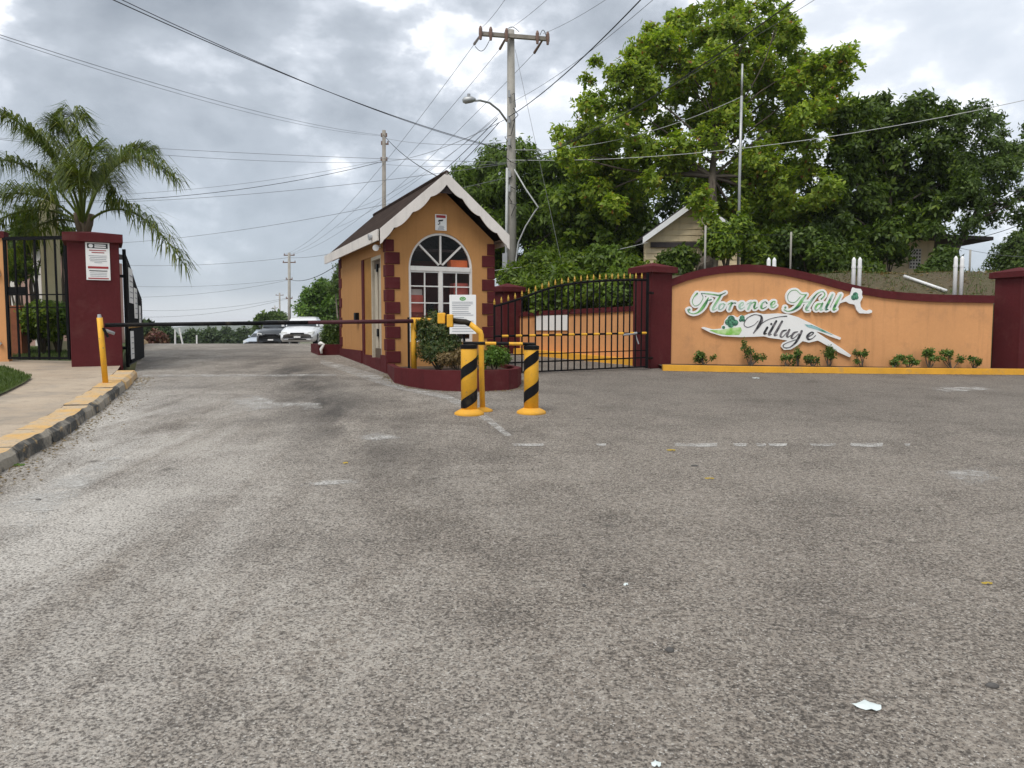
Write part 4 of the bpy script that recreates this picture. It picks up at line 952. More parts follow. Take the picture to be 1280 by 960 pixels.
# ================================================================ IRON GATES
def arch_gate(hinge, free, n, ztop, zbot, label, tip='gold'):
    # hinge/free: plan points; ztop(t), zbot(t) with t=0 at the hinge
    hinge, free = Vector(hinge), Vector(free); t = thing('iron_gate', Vector((hinge.x, hinge.y, zbot(0) - .05)), label, 'gate')
    pt = lambda q, z: (hinge.x + (free.x - hinge.x) * q, hinge.y + (free.y - hinge.y) * q, z)
    mb = MB(); mb.tube([pt(k / 24, ztop(k / 24)) for k in range(25)], .024, 6); mb.build('top_rail', 'black_metal', t)
    for nm, f in (('bottom_rail', 0.0), ('low_rail', .20)): mb = MB(); mb.tube([pt(0, zbot(0) + f), pt(1, zbot(1) + f)], .016, 6); mb.build(nm, 'black_metal', t)
    mb = MB(); mb.tube([pt(0, zbot(0) + .36), pt(1, zbot(1) + .36)], .011, 6); mb.build('low_rail', 'black_metal', t)
    mb = MB(); mb.tube([pt(0, zbot(0) + .74), pt(1, zbot(1) + .74)], .022, 6); mr = mb.build('middle_rail', 'black_metal', t)
    for k in range(0, n, 2):
        a, b = (k + .05) / n, (k + .95) / n; mb = MB(); mb.tube([pt(a, zbot(a) + .74), pt(b, zbot(b) + .74)], .026, 8); mb.build('yellow_band', 'yellow', mr)
    for k in range(n + 1):
        q = k / n; mb = MB(); mb.tube([pt(q, zbot(q)), pt(q, ztop(q) + .03)], (.0165 if 0 < k < n else .022), 6); pk = mb.build('picket', 'black_metal', t)
        if k:
            z = ztop(q) + .03; x, y, _ = pt(q, z)
            mb = MB(); mb.lathe((x, y, z - .01), [(.012, 0), (.026, .03), (.012, .045), (.024, .058), (.003, .135)], 8); mb.build('spear_tip', tip, pk)
    mb = MB(); mb.tube([pt(0.0, zbot(0) - .03), pt(0.0, ztop(0) + .16)], .035, 8); mb.build('hinge_post', 'black_metal', t)
    return t, pt
HG = Vector((P(809, 400, 16.9).x, 16.9, 0)); FG = Vector((P(618, 400, 15.35).x, 15.35, 0))
tv = [(0, 350), (.1, 350), (.25, 350.5), (.4, 352), (.5, 354), (.62, 358), (.72, 364), (.8, 370), (.88, 376), (1, 383)]
def gtop(q):
    for (a, va), (b, vb) in zip(tv, tv[1:]):
        if q <= b: v = va + (vb - va) * (q - a) / (b - a); break
    return P(0, v, HG.y + (FG.y - HG.y) * q).z
gb0 = gz(HG.x, HG.y) + .07
gate, gpt = arch_gate(HG, FG, 24, gtop, lambda q: gb0 - .06 * q, 'closed black iron gate with gold spear tips beside the sign wall')
for z in (.18, 1.62):
    mb = MB(); mb.tube([(HG.x, HG.y, gb0 + z), (HG.x + .16, HG.y + .25, gb0 + z)], .03, 8); mb.build('hinge', 'black_metal', gate)
mb = MB(); mb.tube([gpt(.075, gb0 + .74), gpt(.17, gb0 + .74 - .04)], .028, 8); mb.tube([gpt(.06, gb0 + .50), gpt(.085, gb0 + .72)], .015, 6); mb.build('gate_opener', 'grey_box', gate)
# left road gate, standing open along the kerb
LH = Vector((P(158, 400, 15.15).x, 15.15, 0)); LE = Vector((P(177, 400, 18.4).x, 18.4, 0))
lb0 = P(0, 457, 15.15).z; lv = [(0, 322), (.2, 334), (.45, 350), (.7, 366), (1, 379)]
def ltop(q):
    for (a, va), (b, vb) in zip(lv, lv[1:]):
        if q <= b: v = va + (vb - va) * (q - a) / (b - a); break
    return P(0, v, LH.y + (LE.y - LH.y) * q).z
lg, lpt = arch_gate(LH, LE, 22, ltop, lambda q: lb0 + .06 * q, 'open black iron gate hung with white signs beside the road', 'black_metal')
for z in (.35, 1.75):
    mb = MB(); mb.tube([(LH.x, LH.y, lb0 + z), (LH.x - .18, LH.y - .06, lb0 + z)], .03, 8); mb.build('hinge', 'black_metal', lg)
# black sheeting on the lower gate, and the signs wired to it (each a thing)
def gplate(q0, q1, z0, z1, off):
    d = (LE - LH).normalized(); nn = Vector((d.y, -d.x, 0)) * off
    a, b = LH.lerp(LE, q0) + nn, LH.lerp(LE, q1) + nn; c, e = a + nn.normalized() * .012, b + nn.normalized() * .012
    return MB().hexa([(a.x, a.y, z0), (b.x, b.y, z0), (e.x, e.y, z0), (c.x, c.y, z0), (a.x, a.y, z1), (b.x, b.y, z1), (e.x, e.y, z1), (c.x, c.y, z1)])
gplate(.1, .98, lb0 + .05, lb0 + .74, .03).build('sheet_panel', 'black_sheet', lg)
gl = [(.10, .32, 1.25, 1.95, 'tall white notice sheet on the open gate next to its hinge post', .03), (.40, .58, .95, 1.6, 'white notice sheet in the middle of the open gate', .03), (.70, .82, .85, 1.25, 'small white notice near the free end of the open gate', .03), (.03, .2, .12, .68, 'low white notice on the black sheeting of the open gate', .05)]
for q0, q1, z0, z1, lab, off in gl:
    o = gplate(q0, q1, lb0 + z0, lb0 + z1, off).top('notice_sheet', 'sign_white', lab, 'notice')
    k = z0 + .1
    while k < z1 - .08: gplate(q0 + .02, q1 - .02, lb0 + k, lb0 + k + .010, off + .014).build('text_print', 'print_grey', o); k += .11
# pavement gate on the far left
A, B = P(10, 400, 15.4), P(85, 400, 15.2); pg0 = gz(A.x, 15) + KH + .06; ptp = P(0, 297, 15.2).z
pgt = thing('pavement_gate', ((A.x + B.x) / 2, 15.3, pg0), 'narrow black barred pedestrian gate between orange wall and pillar', 'gate')
def pb(q, z): return (A.x + (B.x - A.x) * q, 15.4 - .2 * q, z)
for nm, z, r_ in (('top_rail', ptp, .045), ('bottom_rail', pg0, .03), ('middle_rail', P(0, 368, 15.2).z, .018), ('middle_rail', P(0, 384, 15.2).z, .012)):
    mb = MB(); mb.tube([pb(-.02, z), pb(1.02, z)], r_, 4); mb.build(nm, 'black_metal', pgt)
for k in range(7): q = k / 6; mb = MB(); mb.tube([pb(q, pg0 - .03), pb(q, ptp)], .034 if k in (0, 6) else .022, 4); mb.build('bar', 'black_metal', pgt)
mb = MB(); mb.hexa([pb(.02, P(0, 367, 15.2).z), pb(.33, P(0, 367, 15.2).z), tuple(Vector(pb(.33, P(0, 367, 15.2).z)) + Vector((0, .05, 0))), tuple(Vector(pb(.02, P(0, 367, 15.2).z)) + Vector((0, .05, 0))), pb(.02, P(0, 358, 15.2).z), pb(.33, P(0, 358, 15.2).z), tuple(Vector(pb(.33, P(0, 358, 15.2).z)) + Vector((0, .05, 0))), tuple(Vector(pb(.02, P(0, 358, 15.2).z)) + Vector((0, .05, 0)))])
mb.build('lock_box', 'black_metal', pgt)
# orange wall at the far left with the end of its own lettering
ow0, ow1 = P(-90, 400, 15.0), P(9, 400, 15.4)
ow = thing('sign_wall', (ow0.x, 15.2, pg0), 'ochre wall end with maroon coping left of the pedestrian gate', 'wall')
zc = P(0, 296, 15.2).z; dv = (ow1 - ow0).normalized(); fr = frame((ow1.x, ow1.y, 0), math.atan2(dv.y, dv.x))
MB(fr).box((-2, 0, pg0 - .3), (0, .22, zc)).build('wall_panel', 'orange_wall', ow); MB(fr).box((-2, -.04, zc), (.02, .26, zc + .13)).build('coping', 'maroon', ow)
for z, l in ((P(0, 338, 15.2).z, .5), (P(0, 427, 15.2).z, .5)):
    mb = MB(fr); mb.tube([(-l, -.03, z - .03), (-.22, -.03, z + .06), (-.12, -.03, z + .03), (-.10, -.03, z - .07), (-.18, -.03, z - .10)] if l and z > 1.6 else [(-.6, -.03, z + .22), (-.3, -.03, z + .1), (-.12, -.03, z - .06)], .035, 8)
    mb.top('sign_flourish', 'sign_white', 'white curled scroll ' + ('upper' if z > 1.6 else 'slanting lower') + ' piece on ochre wall left of the pedestrian gate', 'sign', smooth=True)
# ================================================================ BARRIER, BOLLARDS
bp = G(132, 478, KH); topp = P(124.5, 397, bp.y - .1)
lpst = thing('barrier_post', bp, 'leaning slim yellow barrier post on the pavement kerb', 'post')
mb = MB(); mb.tube([bp - Vector((0, 0, .05)), topp], .043, 12); mb.build('post_tube', 'yellow', lpst, True)
mb = MB(); mb.tube([topp - Vector((0, 0, .02)), topp + Vector((-.005, 0, .05))], [.036, .025], 10); mb.build('cap', 'galv', lpst)
ay = topp.z - .12
mb = MB(); mb.tube([topp + Vector((.06, -.02, -.16)), topp + Vector((.13, -.02, -.3))], .02, 8); mb.build('catch', 'black_metal', lpst)
mb = MB(); mb.tube([P(132, 413, bp.y - .02), P(143, 417, bp.y + .0)], .025, 8); mb.build('latch', 'grey_box', lpst)
ppost = Vector((P(517, 400, 14.05).x, 14.05, zt - .06))
rpst = thing('barrier_post', ppost, 'yellow barrier pivot post standing in the planter beside the shrub', 'post')
ptz = P(0, 398, 14.05).z
mb = MB(); mb.tube([ppost, Vector((ppost.x, ppost.y, ptz))], .052, 12); mb.build('post_tube', 'yellow', rpst, True)
MB().box((ppost.x - .11, ppost.y - .03, zt - .06), (ppost.x - .075, ppost.y + .03, ptz + .02)).build('side_bar', 'black_metal', rpst)
mb = MB(); mb.tube([Vector((ppost.x - .05, ppost.y, ptz - .02)), Vector((ppost.x + .55, ppost.y + .0, ptz - .03))], .035, 8); mb.build('counter_arm', 'yellow', rpst)
aa, ab = P(131, 406.5, bp.y - .12), Vector((ppost.x, ppost.y - .09, ptz - .05)); am = aa.lerp(ab, .62)
ba = thing('boom_barrier', ab, 'long thin horizontal barrier pole closing the left lane', 'barrier')
mb = MB(); mb.tube([aa, am], [.032, .034], 10); tag(mb.build('pole_section', 'black_paint', ba, True), 'black painted half of the barrier pole')
mb = MB(); mb.tube([am, ab], [.034, .038], 10); tag(mb.build('pole_section', 'maroon_dark', ba, True), 'faded maroon half of the barrier pole')
# striped bollards
def bollard(base, h, r_, label, turn):
    t = thing('bollard', base, label, 'bollard', 'striped bollards in front of the booth'); x, y, z = base
    mb = MB(); mb.lathe((x, y, z), [(r_, -.05), (r_, h), (r_ * .92, h + .015)], 28); mb.build('post_tube', 'yellow', t, True, bevel=0)
    mb = MB(); mb.lathe((x, y, z), [(.205, -.02), (.195, .03), (.15, .055), (r_ + .005, .075)], 28); mb.build('concrete_foot', 'yellow_kerb', t, True)
    mb = MB(); mb.lathe((x, y, z), [(r_ + .006, h - .02), (r_ + .008, h + .03), (r_ * .5, h + .045)], 24); mb.build('cap', 'black_paint', t)
    for s0 in (turn - .43, turn, turn + .43):
        mb = MB(); i0 = None; M = 40
        for k in range(M + 1):
            a = -math.pi * 1.5 + math.pi * 2 * k / M; zc_ = s0 + .43 * (k / M - .5) - .075
            lo, hi = max(.09, min(h - .03, zc_)), max(.09, min(h - .03, zc_ + .15))
            j = mb.vs([(x + (r_ + .003) * math.cos(a), y + (r_ + .003) * math.sin(a), z + lo), (x + (r_ + .003) * math.cos(a), y + (r_ + .003) * math.sin(a), z + hi)])
            if i0 is not None and hi - lo > .001: mb.f.append((i0, j, j + 1, i0 + 1))
            i0 = j
        mb.build('black_stripe', 'black_paint', t, True)
    return t
b1 = G(586.5, 518); b2 = G(664, 516.5)
bh1 = P(0, 434, b1.y).z - b1.z
bollard(b1, bh1, .108, 'yellow bollard with black spiral stripes beside the bent yellow pole', .62)
bollard(b2, bh1 * .985, .1, 'yellow bollard with black spiral stripes standing alone on asphalt at end of the striped bar', .73)
sb = thing('striped_bar', (b1 + b2) / 2 + Vector((0, 0, bh1)), 'thin black and yellow bar resting across the two striped bollards', 'barrier')
q0, q1 = P(579, 432.5, b1.y), P(669, 432.5, b2.y); zb_ = b1.z + bh1 + .055
q0.z = zb_; q1.z = b2.z + bh1 * .985 + .055
cuts = [0, .30, .45, .63, .82, 1]
for k in range(5):
    mb = MB(); mb.tube([q0.lerp(q1, cuts[k]), q0.lerp(q1, cuts[k + 1])], .022, 8); mb.build('band', 'black_paint' if k % 2 == 0 else 'yellow', sb)
c0 = G(603.5, 513.5); hb = c0.y
cpn = thing('bent_pole', c0, 'yellow pole bent towards the booth with a twin yellow box head', 'post')
mb = MB(); mb.tube([c0 - Vector((0, 0, .05)), P(602, 470, hb), P(601.5, 418.5, hb), P(600.5, 415.5, hb), P(587, 404.5, hb)], [.038, .038, .038, .04, .038], 12); mb.build('pole_tube', 'yellow', cpn, True)
mb = MB(); mb.lathe(c0, [(.15, -.02), (.13, .02), (.05, .05)], 20); mb.build('concrete_foot', 'yellow_kerb', cpn, True)
mb = MB(); mb.tube([P(587.5, 404.8, hb), P(582, 402.5, hb), P(565, 401, hb)], .04, 12); mb.build('black_sleeve', 'black_paint', cpn, True)
for u0, u1, v0, v1, dy in ((547, 556.5, 391, 404.5, -.02), (559, 566.5, 393, 409, -.08)):
    a, b = P(u0, v1, hb), P(u1, v0, hb); MB().box((a.x, hb + dy, a.z), (b.x, hb + dy + .16, b.z)).build('box_head', 'yellow', cpn, bevel=.012)
a, b = P(556.5, 406, hb), P(559, 394, hb); MB().box((a.x, hb, a.z), (b.x, hb + .08, b.z)).build('joint', 'black_paint', cpn)
# printed rules board in the planter
nb_y = 13.55; a, b = P(562, 417.5, nb_y), P(595, 368.5, nb_y)
nbd = thing('rules_board', ((a.x + b.x) / 2, nb_y, zt - .06), 'white board of printed rules with green oval emblem in front of the window', 'notice')
MB().box((a.x, nb_y, a.z), (b.x, nb_y + .02, b.z)).build('panel', 'sign_white', nbd, bevel=.004)
mb = MB(); mb.tube([((a.x + b.x) / 2 + .02, nb_y + .045, zt - .06), ((a.x + b.x) / 2 + .02, nb_y + .045, b.z - .1)], .022, 8); mb.build('stake', 'black_metal', nbd)
wd, ht = b.x - a.x, b.z - a.z
mb = MB(); ce = ((a.x + b.x) / 2, b.z - .10 * ht)
for k in range(24):
    t0_, t1_ = 2 * math.pi * k / 24, 2 * math.pi * (k + 1) / 24
    mb.poly([(ce[0] + .055 * math.cos(t0_), nb_y - .003, ce[1] + .034 * math.sin(t0_)), (ce[0] + .055 * math.cos(t1_), nb_y - .003, ce[1] + .034 * math.sin(t1_)), (ce[0] + .036 * math.cos(t1_), nb_y - .003, ce[1] + .018 * math.sin(t1_)), (ce[0] + .036 * math.cos(t0_), nb_y - .003, ce[1] + .018 * math.sin(t0_))])
mb.poly([(ce[0] - .028, nb_y - .003, ce[1] - .008), (ce[0] + .028, nb_y - .003, ce[1] - .008), (ce[0] + .02, nb_y - .003, ce[1] + .01), (ce[0] - .02, nb_y - .003, ce[1] + .01)]); mb.build('emblem_print', 'print_green', nbd)
k = .19
while k < .96:
    x1_ = random.choice((.9, .88, .8, .72, .9, .55)); MB().box((a.x + wd * .1, nb_y - .004, b.z - ht * k), (a.x + wd * x1_, nb_y - .001, b.z - ht * k + .007)).build('text_print', 'print_grey', nbd); k += .044 if random.random() < .7 else .065
# ================================================================ PLANTS NEAR THE BOOTH AND SIGN WALL
def ell(u, v, Y, rpx, rv=None, ry=None):
    p = P(u, v, Y); r_ = rpx * Y / FPX; return (p, (r_, ry if ry else r_, (rv if rv else rpx) * Y / FPX))
shrub('shrub', (P(548, 400, 14.0).x, 14.0, zt - .06), [ell(540, 417, 14.0, 16, 17), ell(556, 415, 13.9, 17, 17), ell(546, 403, 14.1, 13, 12), ell(562, 432, 13.8, 17, 15), ell(534, 438, 14, 12, 14), ell(550, 440, 13.7, 18, 13), ell(528, 412, 14.1, 8, 12)], 'bushy olive-green shrub in the planter under the arched window', stem=.02, n=1500, leaf=.065, aspect=.36, k=8, m='leaf_shrub', droop=.1, rmin=.3, seed=3)
shrub('shrub', (P(572, 400, 13.6).x, 13.6, zt - .06), [ell(566, 448, 13.6, 10, 9), ell(556, 449, 13.4, 9, 6), ell(576, 446, 13.5, 8, 9)], 'low yellowing shrub in the planter at the foot of the rules board', stem=.012, n=320, leaf=.06, aspect=.4, k=7, m='leaf_dry', droop=.1, rmin=.2, seed=5)
shrub('shrub', (P(618, 400, 14.1).x, 14.1, zt - .06), [ell(612, 446, 14.0, 9, 8), ell(622, 444, 14.1, 11, 10), ell(606, 449, 13.9, 9, 6), ell(628, 448, 14.2, 7, 7)], 'low green shrub in the planter between the bollards', stem=.012, n=420, leaf=.06, aspect=.4, k=7, m='leaf_bright', droop=.1, rmin=.2, seed=6)
sbp = HB(-.2, BL + .7, 0); sy = sbp.y
shrub('shrub', (sbp.x, sy, zr + .2), [ell(414, 412, sy, 10, 10), ell(409, 422, sy, 8, 10), ell(419, 424, sy, 10, 12), ell(414, 432, sy, 11, 8), ell(421, 408, sy, 7, 9)], 'grey-green bush in the planter at the far end of the booth', stem=.02, n=900, leaf=.09, aspect=.3, k=7, m='leaf_open', droop=.1, rmin=.3, seed=7)
mb = MB(); q = HB(-.52, BL + .06, zr); mb.tube([q + Vector((-.02, -.02, .29)), q + Vector((.04, -.04, .31)), q + Vector((.12, -.05, .29)), q + Vector((.05, -.06, .16)), q + Vector((.06, -.06, .05))], [.03, .05, .035, .04, .03], 8)
mb.top('cloth_rag', 'sign_white', 'white cloth rag hung over the edge of the far planter', 'rag', smooth=True)
sp_list = [(880, 447, 13, 10, 'compact dark green bush under the meadow picture of the sign'), (938, 443, 10, 12, 'tallest bush with one long shoot under the sign letter V'), (984, 452, 8, 6, 'small low seedling bush under the hooked letter g of the sign'), (998, 445, 4, 10, 'thin upright seedling stem under the hooked letter g'), (1016, 451, 9, 6, 'sparse seedling under the sign between two thin stems'), (1036, 446, 10, 10, 'loose bush under the lowest feather tip of the sign'), (1077, 449, 8, 9, 'small round bush just right of the feather tip'), (1118, 453, 6, 6, 'tiny sprig at start of the plant row on the blank wall half'), (1136, 450, 12, 8, 'wide low bush on the blank half of the sign wall'), (1162, 448, 11, 10, 'upright leafy bush on the blank half of sign wall'), (1190, 448, 14, 9, 'widest bush of the row beneath the blank wall half'), (1218, 453, 6, 6, 'tiny sprig close to the end pillar of the sign wall')]
for i, (u, v, ru, rv, lab) in enumerate(sp_list):
    Y = 17.3; g0 = P(u, 457, Y); lob = []
    for _ in range(7):
        q = random.uniform(.16, .34); lob.append(ell(u + random.uniform(-.95, .95) * ru, v + random.uniform(-.95, .45) * rv, Y + random.uniform(-.05, .08), ru * q, rv * q, .06))
    if i == 1: lob += [ell(930, 430, Y, 2.5, 5, .05), ell(933, 437, Y, 3.5, 5, .06), ell(952, 447, Y, 6, 4, .08)]
    shrub('seedling_bush', (g0.x, Y, gz(g0.x, Y) + .09), lob, lab, 'young bushes planted along the sign wall', 'bush', stem=.012, n=int(34 + ru * rv * .7), leaf=.055, aspect=.5, k=6, m='leaf_small', droop=.0, rmin=.1, seed=20 + i)
# white pipe pairs standing behind the sign wall
for (u0, u1, v0, Y, lab) in ((961, 968, 322, 18.3, 'pair of short white capped pipes behind the highest part of the sign wall'), (1067.5, 1075, 321.5, 18.2, 'pair of white capped pipes above the green tree picture on sign'), (1195, 1203, 320, 18.2, 'pair of tall white pipes above the blank low end of the sign wall')):
    p0 = P((u0 + u1) / 2, v0, Y); zb0 = bank_at(p0.x, Y) - .1; t = thing('pipe_pair', (p0.x, Y, zb0), lab, 'pipe', 'white pipes behind the sign wall')
    for u in (u0, u1):
        p = P(u, v0, Y); mb = MB(); mb.tube([(p.x, Y, zb0), (p.x, Y, p.z - .06), (p.x, Y, p.z - .05), (p.x, Y, p.z)], [.045, .045, .042, .012], 10); pi = mb.build('pipe', 'pvc_white', t, True)
        mb = MB(); mb.tube([(p.x, Y, p.z - .26), (p.x, Y, p.z - .2)], .052, 10); mb.build('collar', 'pvc_white', pi)
p, q = P(1130, 349, 20.6), P(1183, 366, 19.6); p.z = bank_at(p.x, p.y) + .1; q.z = bank_at(q.x, q.y) + .1
mb = MB(); mb.tube([p, q], .04, 10); mb.top('loose_pipe', 'pvc_white', 'loose white pipe lying on the bare bank above the wall', 'pipe', smooth=True)
# ================================================================ UTILITY POLES
UPY = 26.0; up0 = P(640, 440, UPY); upz = 1.2
pole = thing('utility_pole', (up0.x, UPY, upz), 'tall grey concrete utility pole with crossarm and lamp beside the booth', 'utility pole')
ptop = P(638.5, 38, UPY)
mb = MB(); mb.tube([(up0.x, UPY, upz - .5), ((up0.x + ptop.x) / 2, UPY, (upz + ptop.z) / 2), tuple(ptop)], [.185, .16, .12], 12); mb.build('shaft', 'pole_concrete', pole, True)
mb = MB(); mb.tube([P(632.5, 345, UPY - .25), P(634, 210, UPY - .22)], .045, 8); mb.build('conduit', 'wire_pale', pole, True)
c0_, c1_ = P(599, 42, UPY - .6), P(687, 49, UPY + .3); d = (c1_ - c0_)
MB().hexa([tuple(c0_ + Vector((0, -.06, -.06))), tuple(c1_ + Vector((0, -.06, -.06))), tuple(c1_ + Vector((0, .06, -.06))), tuple(c0_ + Vector((0, .06, -.06))), tuple(c0_ + Vector((0, -.06, .06))), tuple(c1_ + Vector((0, -.06, .06))), tuple(c1_ + Vector((0, .06, .06))), tuple(c0_ + Vector((0, .06, .06)))]).build('crossarm', 'wood_pole', pole)
for t in (.02, .16, .38, .82, .97):
    p = c0_.lerp(c1_, t); mb = MB(); mb.tube([p + Vector((0, -.1, -.22)), p + Vector((0, -.1, -.05)), p + Vector((0, -.1, .12)), p + Vector((0, -.1, .2))], [.04, .06, .06, .03], 8); mb.build('insulator', 'insulator', pole)
ins = [c0_.lerp(c1_, t) for t in (.02, .38, .90)]
for p, e_ in zip(ins, (P(593, 55, UPY + 1), P(625, 61, UPY + 1), P(668, 66, UPY + 1))):
    mb = MB(); mb.tube([p + Vector((0, .1, 0)), e_], [.035, .05], 7); mb.build('strain_insulator', 'insulator', pole)
for (u0, v0, u1, v1, h) in ((612, 50, 594, 58, -9), (627, 47, 649, 40, 9), (675, 44, 683, 46, 7)):
    a, b = P(u0, v0, UPY), P(u1, v1, UPY); mb = MB(); mb.tube([a.lerp(b, k / 10) + Vector((0, 0, h * UPY / FPX * math.sin(math.pi * k / 10))) for k in range(11)], .011, 5); mb.build('jumper', 'wire_black', pole)
lm = MB(); lm.tube([P(634, 152, UPY), P(624, 138, UPY - .3), P(612, 128.5, UPY - .6), P(600, 125.5, UPY - .9), P(592, 126, UPY - 1.1)], .035, 8); la = lm.build('lamp_arm', 'galv', pole, True)
p = P(586, 125.5, UPY - 1.2); mb = MB(); mb.tube([p + Vector((.22, 0, .02)), p + Vector((.1, 0, .03)), p + Vector((-.12, 0, .0)), p + Vector((-.2, 0, -.02))], [.04, .1, .11, .05], 10); mb.build('lamp_head', 'galv', la, True)
mb = MB(); mb.tube([p + Vector((0, 0, .1)), p + Vector((0, 0, .2))], .05, 8); mb.build('photocell', 'grey_box', la)
MB().box((up0.x - .20 - .12, UPY - .4, P(0, 344, UPY).z), (up0.x - .20 + .04, UPY - .2, P(0, 318, UPY).z)).build('meter_box', 'grey_box', pole)
random.seed(5)
for k in range(9):                                    # brackets, boxes and loops of cable strapped to the shaft
    v = 118 + k * 17; p = P(640 + random.uniform(-5, 4), v, UPY - .2)
    mb = MB(); mb.tube([p, p + Vector((random.uniform(-.35, .2), -.05, random.uniform(-.25, .1))), p + Vector((random.uniform(-.15, .12), 0, -.42))], .013, 5); mb.build('cable_loop', 'wire_black', pole)
for v, w_ in ((118, .06), (150, .07), (178, .06), (218, .09), (236, .07)):
    p = P(637, v, UPY - .19); MB().box((p.x - w_, p.y - .05, p.z - .1), (p.x + w_ * .4, p.y, p.z + .12)).build('bracket', 'grey_box', pole)
def simple_pole(u, v0, vb, Y, r_, lab, arms=(), m='wood_pole'):
    a, b = P(u, v0, Y), P(u, vb, Y); b.z = min(b.z, gz(b.x, Y)) - .2; t = thing('utility_pole', b, lab, 'utility pole'); mb = MB(); mb.tube([b, a], [r_, r_ * .75], 10); mb.build('shaft', m, t, True)
    for du, v, w_ in arms:
        p = P(u + du, v, Y); mb = MB(); mb.tube([p + Vector((-w_, 0, 0)), p + Vector((w_, 0, 0))], .05, 6); mb.build('bracket', 'insulator', t)
        for s_ in (-1, 1): mb = MB(); mb.tube([p + Vector((s_ * w_ * .9, 0, -.05)), p + Vector((s_ * w_ * .9, 0, .16))], .045, 6); mb.build('insulator', 'insulator', t)
    return t
simple_pole(480, 163, 430, 45, .14, 'pale wooden utility pole rising behind the booth roof', [(0, 170, .16), (1, 180, .2), (0, 200, .18)])
simple_pole(361.5, 316, 430, 72, .16, 'pole beyond the crest beside the tree, behind the white car', [(0, 319, .5), (0, 328, .6), (0, 349, .3), (0, 373, .3)], 'pole_concrete')
simple_pole(349.5, 366, 432, 120, .16, 'second smaller pole beyond the crest, left of the white car roof', [(0, 369, .6)], 'pole_concrete')
simple_pole(343.5, 382, 432, 170, .16, 'smallest farthest pole beyond the crest above the dark car', [(0, 385, .6)], 'pole_concrete')
# antenna mast and fence posts on the bank
m0 = P(923, 335, 22.5); mz = bank_at(m0.x, 22.5); mt = P(928, 80, 22.5)
mast = thing('antenna_mast', (m0.x, 22.5, mz), 'tall thin galvanised mast in front of the big tree', 'mast')
mb = MB(); mb.tube([(m0.x, 22.5, mz - .3), tuple(P(924.5, 220, 22.5)), tuple(P(927, 120, 22.5))], .042, 8); mb.build('lower_tube', 'galv', mast, True)
mb = MB(); mb.tube([tuple(P(927, 121, 22.5)), tuple(mt)], .03, 8); mb.build('upper_tube', 'galv', mast, True)
for u, v0, Y, lab in ((882, 282, 21.5, 'slim grey fence post left of the tall mast above the wall crest'), (989, 290, 22, 'slim grey fence post right of the tall mast, before dark foliage'), (1213, 312, 22, 'dark fence post beside the carport roof on the bank')):
    p = P(u, v0, Y); mb = MB(); mb.tube([(p.x, Y, bank_at(p.x, Y) - .2), tuple(p)], .028, 8); mb.top('fence_post', 'pole_concrete', lab, 'post', smooth=True)
fa, fb_ = P(882, 290, 21.5), P(989, 294, 22); mb = MB(); mb.tube([fa, fa.lerp(fb_, .5) - Vector((0, 0, .03)), fb_], .006, 5); mb.top('fence_wire', 'wire_black', 'fence wire stretched between the slim posts beside the mast', 'wire')
# ================================================================ OVERHEAD WIRES
def wire(a, b, sag, r_, m, lab, n=22):
    a = P(*a) if not isinstance(a, Vector) else a; b = P(*b) if not isinstance(b, Vector) else b; mb = MB()
    mb.tube([a.lerp(b, k / n) - Vector((0, 0, sag * 4 * (k / n) * (1 - k / n))) for k in range(n + 1)], r_ * (.62 if m == 'wire_grey' else .8), 5); return mb.top('overhead_wire', m, lab, 'wire')
wire((120, -10, 13), (634, 187, UPY), .25, .011, 'wire_black', 'thick black cable slanting from top edge down to the utility pole')
wire((132, -10, 13), (634, 188, UPY), .28, .009, 'wire_black', 'black cable running just under its thicker twin to the utility pole')
wire((-20, 37, 17), (478, 169, 45), .35, .012, 'wire_grey', 'upper grey line slanting over the palm to the wooden pole')
wire((-20, 40.5, 17), (478, 170, 45), .42, .010, 'wire_grey', 'lower grey line slanting over the palm to the wooden pole')
wire((478, 172, 45), (634, 178, UPY), .2, .014, 'wire_grey', 'short grey line linking wooden pole and concrete pole tops')
wire((-20, 171, 30), (634, 203, UPY), .12, .012, 'wire_grey', 'level grey line crossing behind the palm crown')
wire((-20, 172, 30), (478, 203, 45), .30, .014, 'wire_grey', 'level grey line behind the palm ending at the wooden pole')
wire((478, 205, 45), (634, 204, UPY), .12, .013, 'wire_grey', 'level grey line between the two poles above the booth roof')
wire((-30, 250, 38), (478, 202, 45), .8, .018, 'wire_black', 'sagging dark cable rising from the palm to the wooden pole')
wire((-30, 247, 38), (478, 200, 45), .6, .014, 'wire_grey', 'thin line above the sagging cable from the palm to the wooden pole')
wire((478, 202, 45), (630, 150, UPY), .3, .016, 'wire_grey', 'rising line from wooden pole to the lamp bracket')
wire((-30, 252, 40), (632, 205, UPY), .5, .013, 'wire_grey', 'faint line rising behind the palm to the concrete pole')
wire((90, 306, 45), (634, 222, UPY), .5, .014, 'wire_grey', 'faint line rising from the wide pillar top to the concrete pole')
wire((100, 329, 72), (361, 322, 72), .45, .025, 'wire_grey', 'nearly level line over the road to pole beyond the crest')
wire((361, 322, 72), (560, 268, 30), .5, .022, 'wire_grey', 'line from the pole beyond the crest behind the booth roof')
for k, (va, vb, lab) in enumerate(((354, 349, 'upper drooping'), (370, 350, 'second drooping'), (382, 372, 'third drooping'), (391, 373, 'lowest drooping'))):
    wire((100, va, 72), (361, vb, 72), .5 + .15 * k, .02, 'wire_grey', lab + ' cable over the far road towards the pole beyond the crest')
wire((361, 349, 72), (430, 325, 40), .5, .025, 'wire_black', 'dark cable from the pole beyond the crest into the lacy tree')
